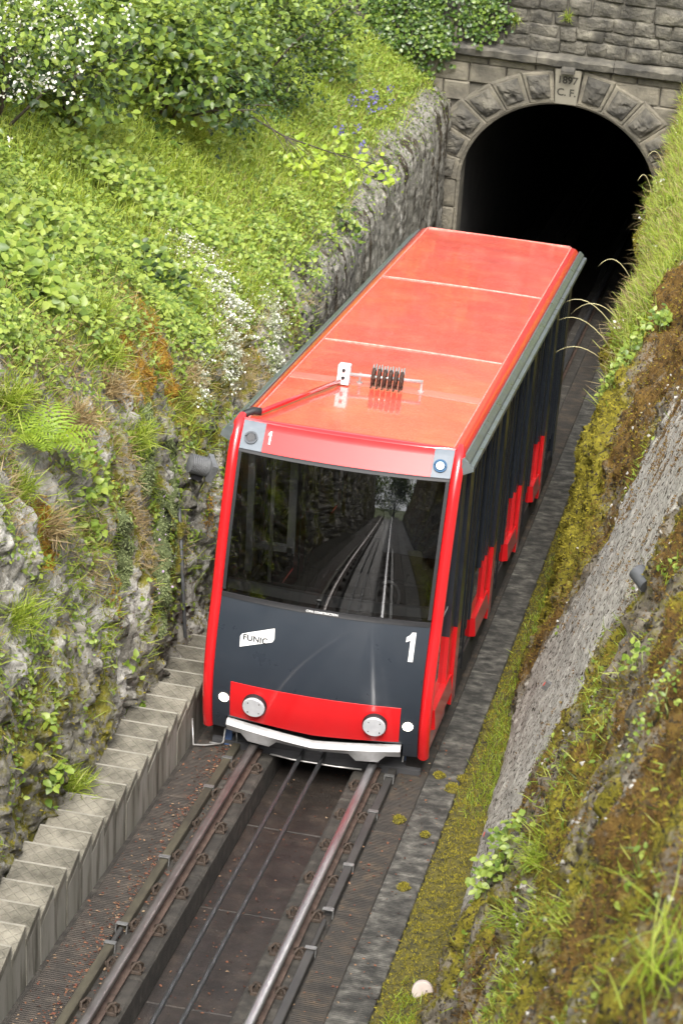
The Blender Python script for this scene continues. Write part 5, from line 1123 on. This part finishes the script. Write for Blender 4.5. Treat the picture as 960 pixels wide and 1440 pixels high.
# bellflowers in the grass
bf = empty('bellflower_clump', hit(515, 160, BL)[0], 'clump of blue violet bellflowers in the bank grass', 'flowers'); st = MB(); Q = []
for u, v in ((492, 145), (510, 140), (525, 143), (488, 155), (505, 155), (522, 158), (515, 163), (530, 150), (498, 160), (548, 135), (550, 155), (535, 165), (503, 190), (500, 197), (510, 214), (505, 218), (480, 200), (473, 193), (524, 147), (495, 152), (508, 229), (520, 170)):
    p, n = hit(u, v + 8, BL); t = p + np.array([0, 0, .22]); st.tube([p, (p + t) / 2 + RNG.normal(0, .02, 3), t], [.004, .004, .003], 5)
    for _ in range(7): Q.append(t + RNG.normal(0, .022, 3))
tag(st.build('stem', M_stalk, bf, True), kind='stuff'); Q = np.array(Q); V, F, r = leaves(Q, np.tile([[0, -.6, .6]], (len(Q), 1)), .04, tilt=.7, wx=1.4); tag(link_mesh('blossom', V, F, L_blue, bf, rnd=r), kind='stuff')
# ivy on the portal wall
iv = empty('ivy', (-2.3, PY - .05, -3.4), 'ivy trailing over the cornice and wall at the corner of the portal', 'ivy'); Q, Nn = [], []; b = MB()
for k in range(26):
    x0 = -2.9 + 1.9 * RNG.random() ** 1.6; x = x0; z = -1.5 - .35 * RNG.random(); ln = RNG.uniform(.5, 1.7) * (1.0 if x0 < -1.9 else .55); pts = []
    for t in np.linspace(0, 1, 14):
        zz = z - ln * t; xx = x + .12 * math.sin(t * 6 + k) + .05 * t; out = .22 if -2.68 < zz < -2.40 else .10; p = np.array([xx, PY - out, zz]); pts.append(p)
        for _ in range(14 if x0 < -1.9 else 8): Q.append(p + RNG.normal(0, 1, 3) * np.array([.085, .03, .06])); Nn.append((RNG.normal(0, .3), -1, .5))
    b.tube(pts, .006, 5)
tag(b.build('stem', M_bark, iv, True), kind='stuff'); Q = np.array(Q); V, F, r = leaves(Q, np.array(Nn, float), .06, tilt=.3, up=.1, wx=1.4); tag(link_mesh('foliage', V, F, L_ivy, iv, rnd=r), kind='stuff')
for u, v, lab in ((725, 28, 'small grass tuft in the rubble wall nearest the ivy'), (798, 25, 'small grass tuft in the rubble wall above the keystone')):
    p = at_y(u, v, PY - .03); V, F, r = blades(np.tile(p, (60, 1)) + RNG.normal(0, .02, (60, 3)), np.tile([[0, -1., .6]], (60, 1)), .14, .009, .5, .2); tag(link_mesh('grass_tuft', V, F, L_grass, rnd=r), lab, 'grass', 'grass tufts in the portal wall')
# right side plants
herb(705, 1215, .15, 150, .058, L_herb, 'weed', 'leafy green weed with a yellowing leaf at the foot of the leaning wall', 'weed', 'leafy weeds on the leaning wall', BR, h=.22)
herb(905, 480, .3, 200, .07, L_herb, 'weed', 'broad leaved weed in the grass above the yellow moss', 'weed', 'leafy weeds on the leaning wall', BR, h=.25)
herb(860, 545, .12, 70, .05, L_herb, 'weed', 'feathery weed on top of the yellow moss', 'weed', 'leafy weeds on the leaning wall', BR, h=.15)
herb(905, 935, .08, 26, .045, L_herb, 'weed', 'pale green weed beside the pale plaster strip', 'weed', 'leafy weeds on the leaning wall', BR, h=.12)
herb(925, 1000, .12, 70, .03, L_herb, 'weed', 'low bright weed on the mossy rock beyond the plaster strip', 'weed', 'leafy weeds on the leaning wall', BR, h=.1)
GT = 'grass tussocks on the leaning wall'
tussock(760, 1200, 150, .16, .007, L_grass, 'thin grass tussock behind the leafy weed on the wall', BR, GT); tussock(800, 1290, 120, .12, .007, L_grass, 'small grass tussock on pale rock of the wall', BR, GT); tussock(725, 1290, 120, .12, .008, L_grass, 'grass tussock under the leafy weed on the wall', BR, GT)
tussock(945, 1380, 120, .30, .010, L_grass, 'long bladed bright grass tussock near the top of the mossy wall', BR, None, .10, .75, lean=.35)
# arching stalks at the bank edge by the tunnel
sk = MB(); 
for u, v, du, dv in ((860, 460, -60, -30), (850, 430, -50, 15), (845, 505, -55, 25), (890, 400, -40, -20), (870, 385, 60, 30), (850, 480, -60, -20), (930, 240, -25, -22), (905, 270, -20, -30)):
    p, n = base_at(u, v, BR); q, n2 = p + np.array([du / 90. * .6, -.1, .35 - dv / 200]), n; t = p + np.array([du / 90., -.15, .15 - dv / 160.]); qq = q + np.array([0, 0, .12]); sk.tube([p * (1 - k_) ** 2 + qq * 2 * k_ * (1 - k_) + t * k_ * k_ for k_ in np.linspace(0, 1, 9)], [.005] * 5 + [.004, .0035, .003, .002], 5)
o = sk.build('grass_stalk', mat('pale_stalk', [(.40, .36, .18), (.5, .46, .26)], 9, .7), None, True); tag(o, 'pale arching grass stalks leaning from the bank towards the car', 'grass stalks', kind='stuff')
fl = []
for u, v in ((895, 372), (905, 370), (912, 368), (885, 345), (870, 340), (852, 522), (858, 520), (845, 338), (800, 464), (806, 462), (935, 178), (928, 190), (900, 250), (898, 258), (884, 310), (890, 318)):
    p, n = base_at(u if u > 845 else 850, v, BR)
    if p is not None:
        for _ in range(5): fl.append(p + np.array([0, 0, .22]) + n * .05 + RNG.normal(0, .03, 3))
V, F, r = leaves(np.array(fl), np.tile([[-.3, -.6, .6]], (len(fl), 1)), .03, tilt=.6, wx=1.6); tag(link_mesh('white_flowers', V, F, L_white, rnd=r), 'tiny white flower heads scattered in the bank grass', 'flowers', kind='stuff')
# ================================================================== SMALL THINGS
# floodlight on the rock face with its conduit
fp = over(268, 668, BL, .0); fpn = hit(268, 668, BL)[1]
hd = at_x(287, 656, fp[0] + .30); e = empty('floodlight', fp, 'grey finned floodlight on a bracket fixed to the rock face', 'floodlight')
ax_ = Vector((.80, .35, -.35)).normalized(); hx = Vector(hd); sdv = ax_.cross(Vector((0, 0, 1))).normalized(); upv = sdv.cross(ax_)
def bxv(c, a, b_, c_, la, lb, lc): # oriented box
    c = Vector(c); return [c + a * i * la + b_ * j * lb + c_ * k * lc for k in (-.5, .5) for (i, j) in ((-.5, -.5), (.5, -.5), (.5, .5), (-.5, .5))]
b = MB(); b.tube([hx - ax_ * .15, hx - ax_ * .14, hx + ax_ * .03], [.055, .075, .085], 18)
for k in range(9): b.tube([hx - ax_ * (.14 - .019 * k), hx - ax_ * (.132 - .019 * k)], .091, 18)
auto(b.build('housing', M_floodh, e), 40)
MB().hexa(bxv(hx + ax_ * .06, ax_, sdv, upv, .05, .22, .17)).build('lamp_frame', M_floodh, e); MB().hexa(bxv(hx + ax_ * .087, ax_, sdv, upv, .004, .19, .14)).build('glass', M_lens, e)
for k in range(5): MB().tube([hx + ax_ * .10 + sdv * .10 + upv * (-.06 + .03 * k), hx + ax_ * .10 - sdv * .10 + upv * (-.06 + .03 * k)], .004, 5).build('guard_bar', M_floodh, e)
MB().tube([Vector(fp), Vector(fp) + Vector((.1, -.02, -.04)), hx - upv * .11, hx - upv * .08], .016, 8).hexa(bxv(hx - upv * .11 - ax_ * .03, ax_, sdv, upv, .10, .08, .05)).build('bracket', M_black, e)
MB().tube([hx - upv * .10, hx - upv * .16 - ax_ * .08, Vector(fp) + Vector((.05, -.1, -.1)), Vector(fp) + Vector((.04, -.12, -.2))], .007, 6).build('cable', M_clamp, e)
path = []
for u, v in ((247, 690), (249, 720), (252, 780), (254, 830), (257, 893)):
    p, n = hit(u, v, BL); path.append(Vector(p + np.array([.03, -.02, 0])))
tag(auto(MB().tube(path, .017, 10).build('conduit_pipe', M_conduit), 60), 'thin grey conduit pipe running down the rock face from the floodlight', 'pipe')
# cable brackets beside the rails, under the front of the car
for sx, lab in ((-1, 'blue cable bracket with bent pipe at the stair side of the car'), (1, 'blue cable bracket with bent pipe at the mossy side of the car')):
    x = sx * .80; s = -.10 if sx < 0 else .0; e = empty('cable_bracket', W(x, s, -.13), lab, 'bracket', 'cable brackets at the rails')
    MB().cbox(x - .03, x + .03, s - .02, s + .08, -.12, .03, .005, T=W).build('blue_box', M_blue, e)
    MB().tube([W(x - .10 * sx * 0 - .16, s - .04, -.115), W(x - .06, s - .05, -.115), W(x - .035, s - .045, -.09), W(x - .035, s - .03, .03), W(x - .01, s - .0, .05)], .009, 8).build('bent_pipe', M_steel, e, True)
    MB().tube([W(x + .03, s, .0), W(x + .07, s - .01, .01), W(x + .08, s - .02, -.11)], .012, 8).build('cable_end', M_clamp, e, True)
MB_ = MB().tube([W(-.40, -.18, -.12), W(-.2, -.2, -.13), W(.2, -.2, -.13), W(.43, -.20, -.12)], .008, 7).build('cross_cable', M_steel, None, True); tag(MB_, 'thin pale cable crossing the channel between the rails', 'cable')
tag(MB().tube([W(-1.12, -.25, .12), W(-1.09, -.30, .0), W(-1.07, -.34, -.09), W(-.98, -.28, -.10), W(-.84, -.16, -.10)], .008, 8).build('hose', M_steel, None, True), 'pale hose leading from the stair side to the blue bracket', 'hose')
# round cap on the moss, markers and a drain pipe on the leaning wall
p = Vector(W(1.615, -5.03, -.02)); nv = (Vector(CP) - p).normalized(); nv = (nv + Vector((0, -.2, -.25))).normalized()
b = MB().cyl(p - nv * .05, nv, .078, .05, 32, .006); c = auto(b.build('round_cap', M_pink), 40); tag(c, 'round pinkish pipe cap on the moss strip', 'cap')
for dx in (.03,): h = MB().cyl(p + nv * .0005 + Vector((dx, 0, .02)), nv, .005, .002, 8).build('hole', M_black, c); h.parent = c
for u, v, lab in ((688, 1176, 'small grey and red marker at the foot of the wall by the weed'), (771, 966, 'small grey and red marker on the plaster strip of the wall')):
    p, n = hit(u, v, BR); p, n = Vector(p), Vector(n); n = n if n.x < 0 else -n; t1 = n.cross(Vector((0, 1, 0))).normalized(); t2 = n.cross(t1)
    e = empty('survey_marker', p, lab, 'marker', 'survey markers on the wall')
    MB().hexa(bxv(p + n * .02, t1, t2, n, .085, .035, .05)).build('body', M_clamp, e); MB().hexa(bxv(p + n * .047, t1, t2, n, .02, .037, .006)).build('red_stripe', M_redmark, e)
p, n = hit(905, 816, BR); p, n = Vector(p), Vector(n); n = n if n.x < 0 else -n
dp = auto(MB().tube([p - n * .05, p + n * .09, p + n * .09, p + n * .03], [.062, .062, .048, .046], 18).build('drain_pipe', M_conduit), 40); tag(dp, 'dark plastic drain pipe end sticking out of the plaster strip', 'pipe')

# moss cushions on the edge slabs
for u, v, r_, lab in ((617, 1092, .05, 'small moss cushion on the edge slab nearest the car'), (636, 1110, .075, 'largest of the moss cushions, where slab and moss strip meet'), (652, 1097, .06, 'moss cushion at the border of the strip grass'), (560, 1154, .055, 'moss cushion on the brown ribbed slab'), (597, 1176, .04, 'tiny moss cushion in the middle of an edge slab'), (567, 1249, .05, 'flat dark moss cushion across a slab border')):
    P0 = tr(at_n(u, v, -.118)); e = empty('moss_cushion', W(P0[0], P0[1], -.12), lab, 'moss', 'moss cushions on the slabs'); rings = []
    for k, (rr_, hh_) in enumerate(((1.0, -.01), (.92, .012), (.7, .025), (.4, .034), (.1, .037))): rings.append([W(P0[0] + r_ * rr_ * math.cos(a) * (1 + .18 * math.sin(3 * a + u)), P0[1] + r_ * 1.3 * rr_ * math.sin(a) * (1 + .15 * math.sin(2 * a + v)), -.122 + hh_) for a in np.linspace(0, 2 * math.pi, 15)[:-1]])
    MB().loft(rings).build('core', M_mossD, e, True)
    A = np.array(rings[1:]).reshape(-1, 3); q = A[RNG.integers(0, len(A), 420)] + RNG.normal(0, r_ * .12, (420, 3)) * np.array([1, 1, .3]); V, F = inst(TUFT, TUFT_F, q, frames(np.tile([[0, SA, CA]], (420, 1)) + RNG.normal(0, .4, (420, 3)), RNG.uniform(0, 6.3, 420)), RNG.uniform(.008, .02, 420)); tag(link_mesh('tufts', V, F, L_moss, e, rnd=np.repeat(RNG.random(420), 6)), kind='stuff')
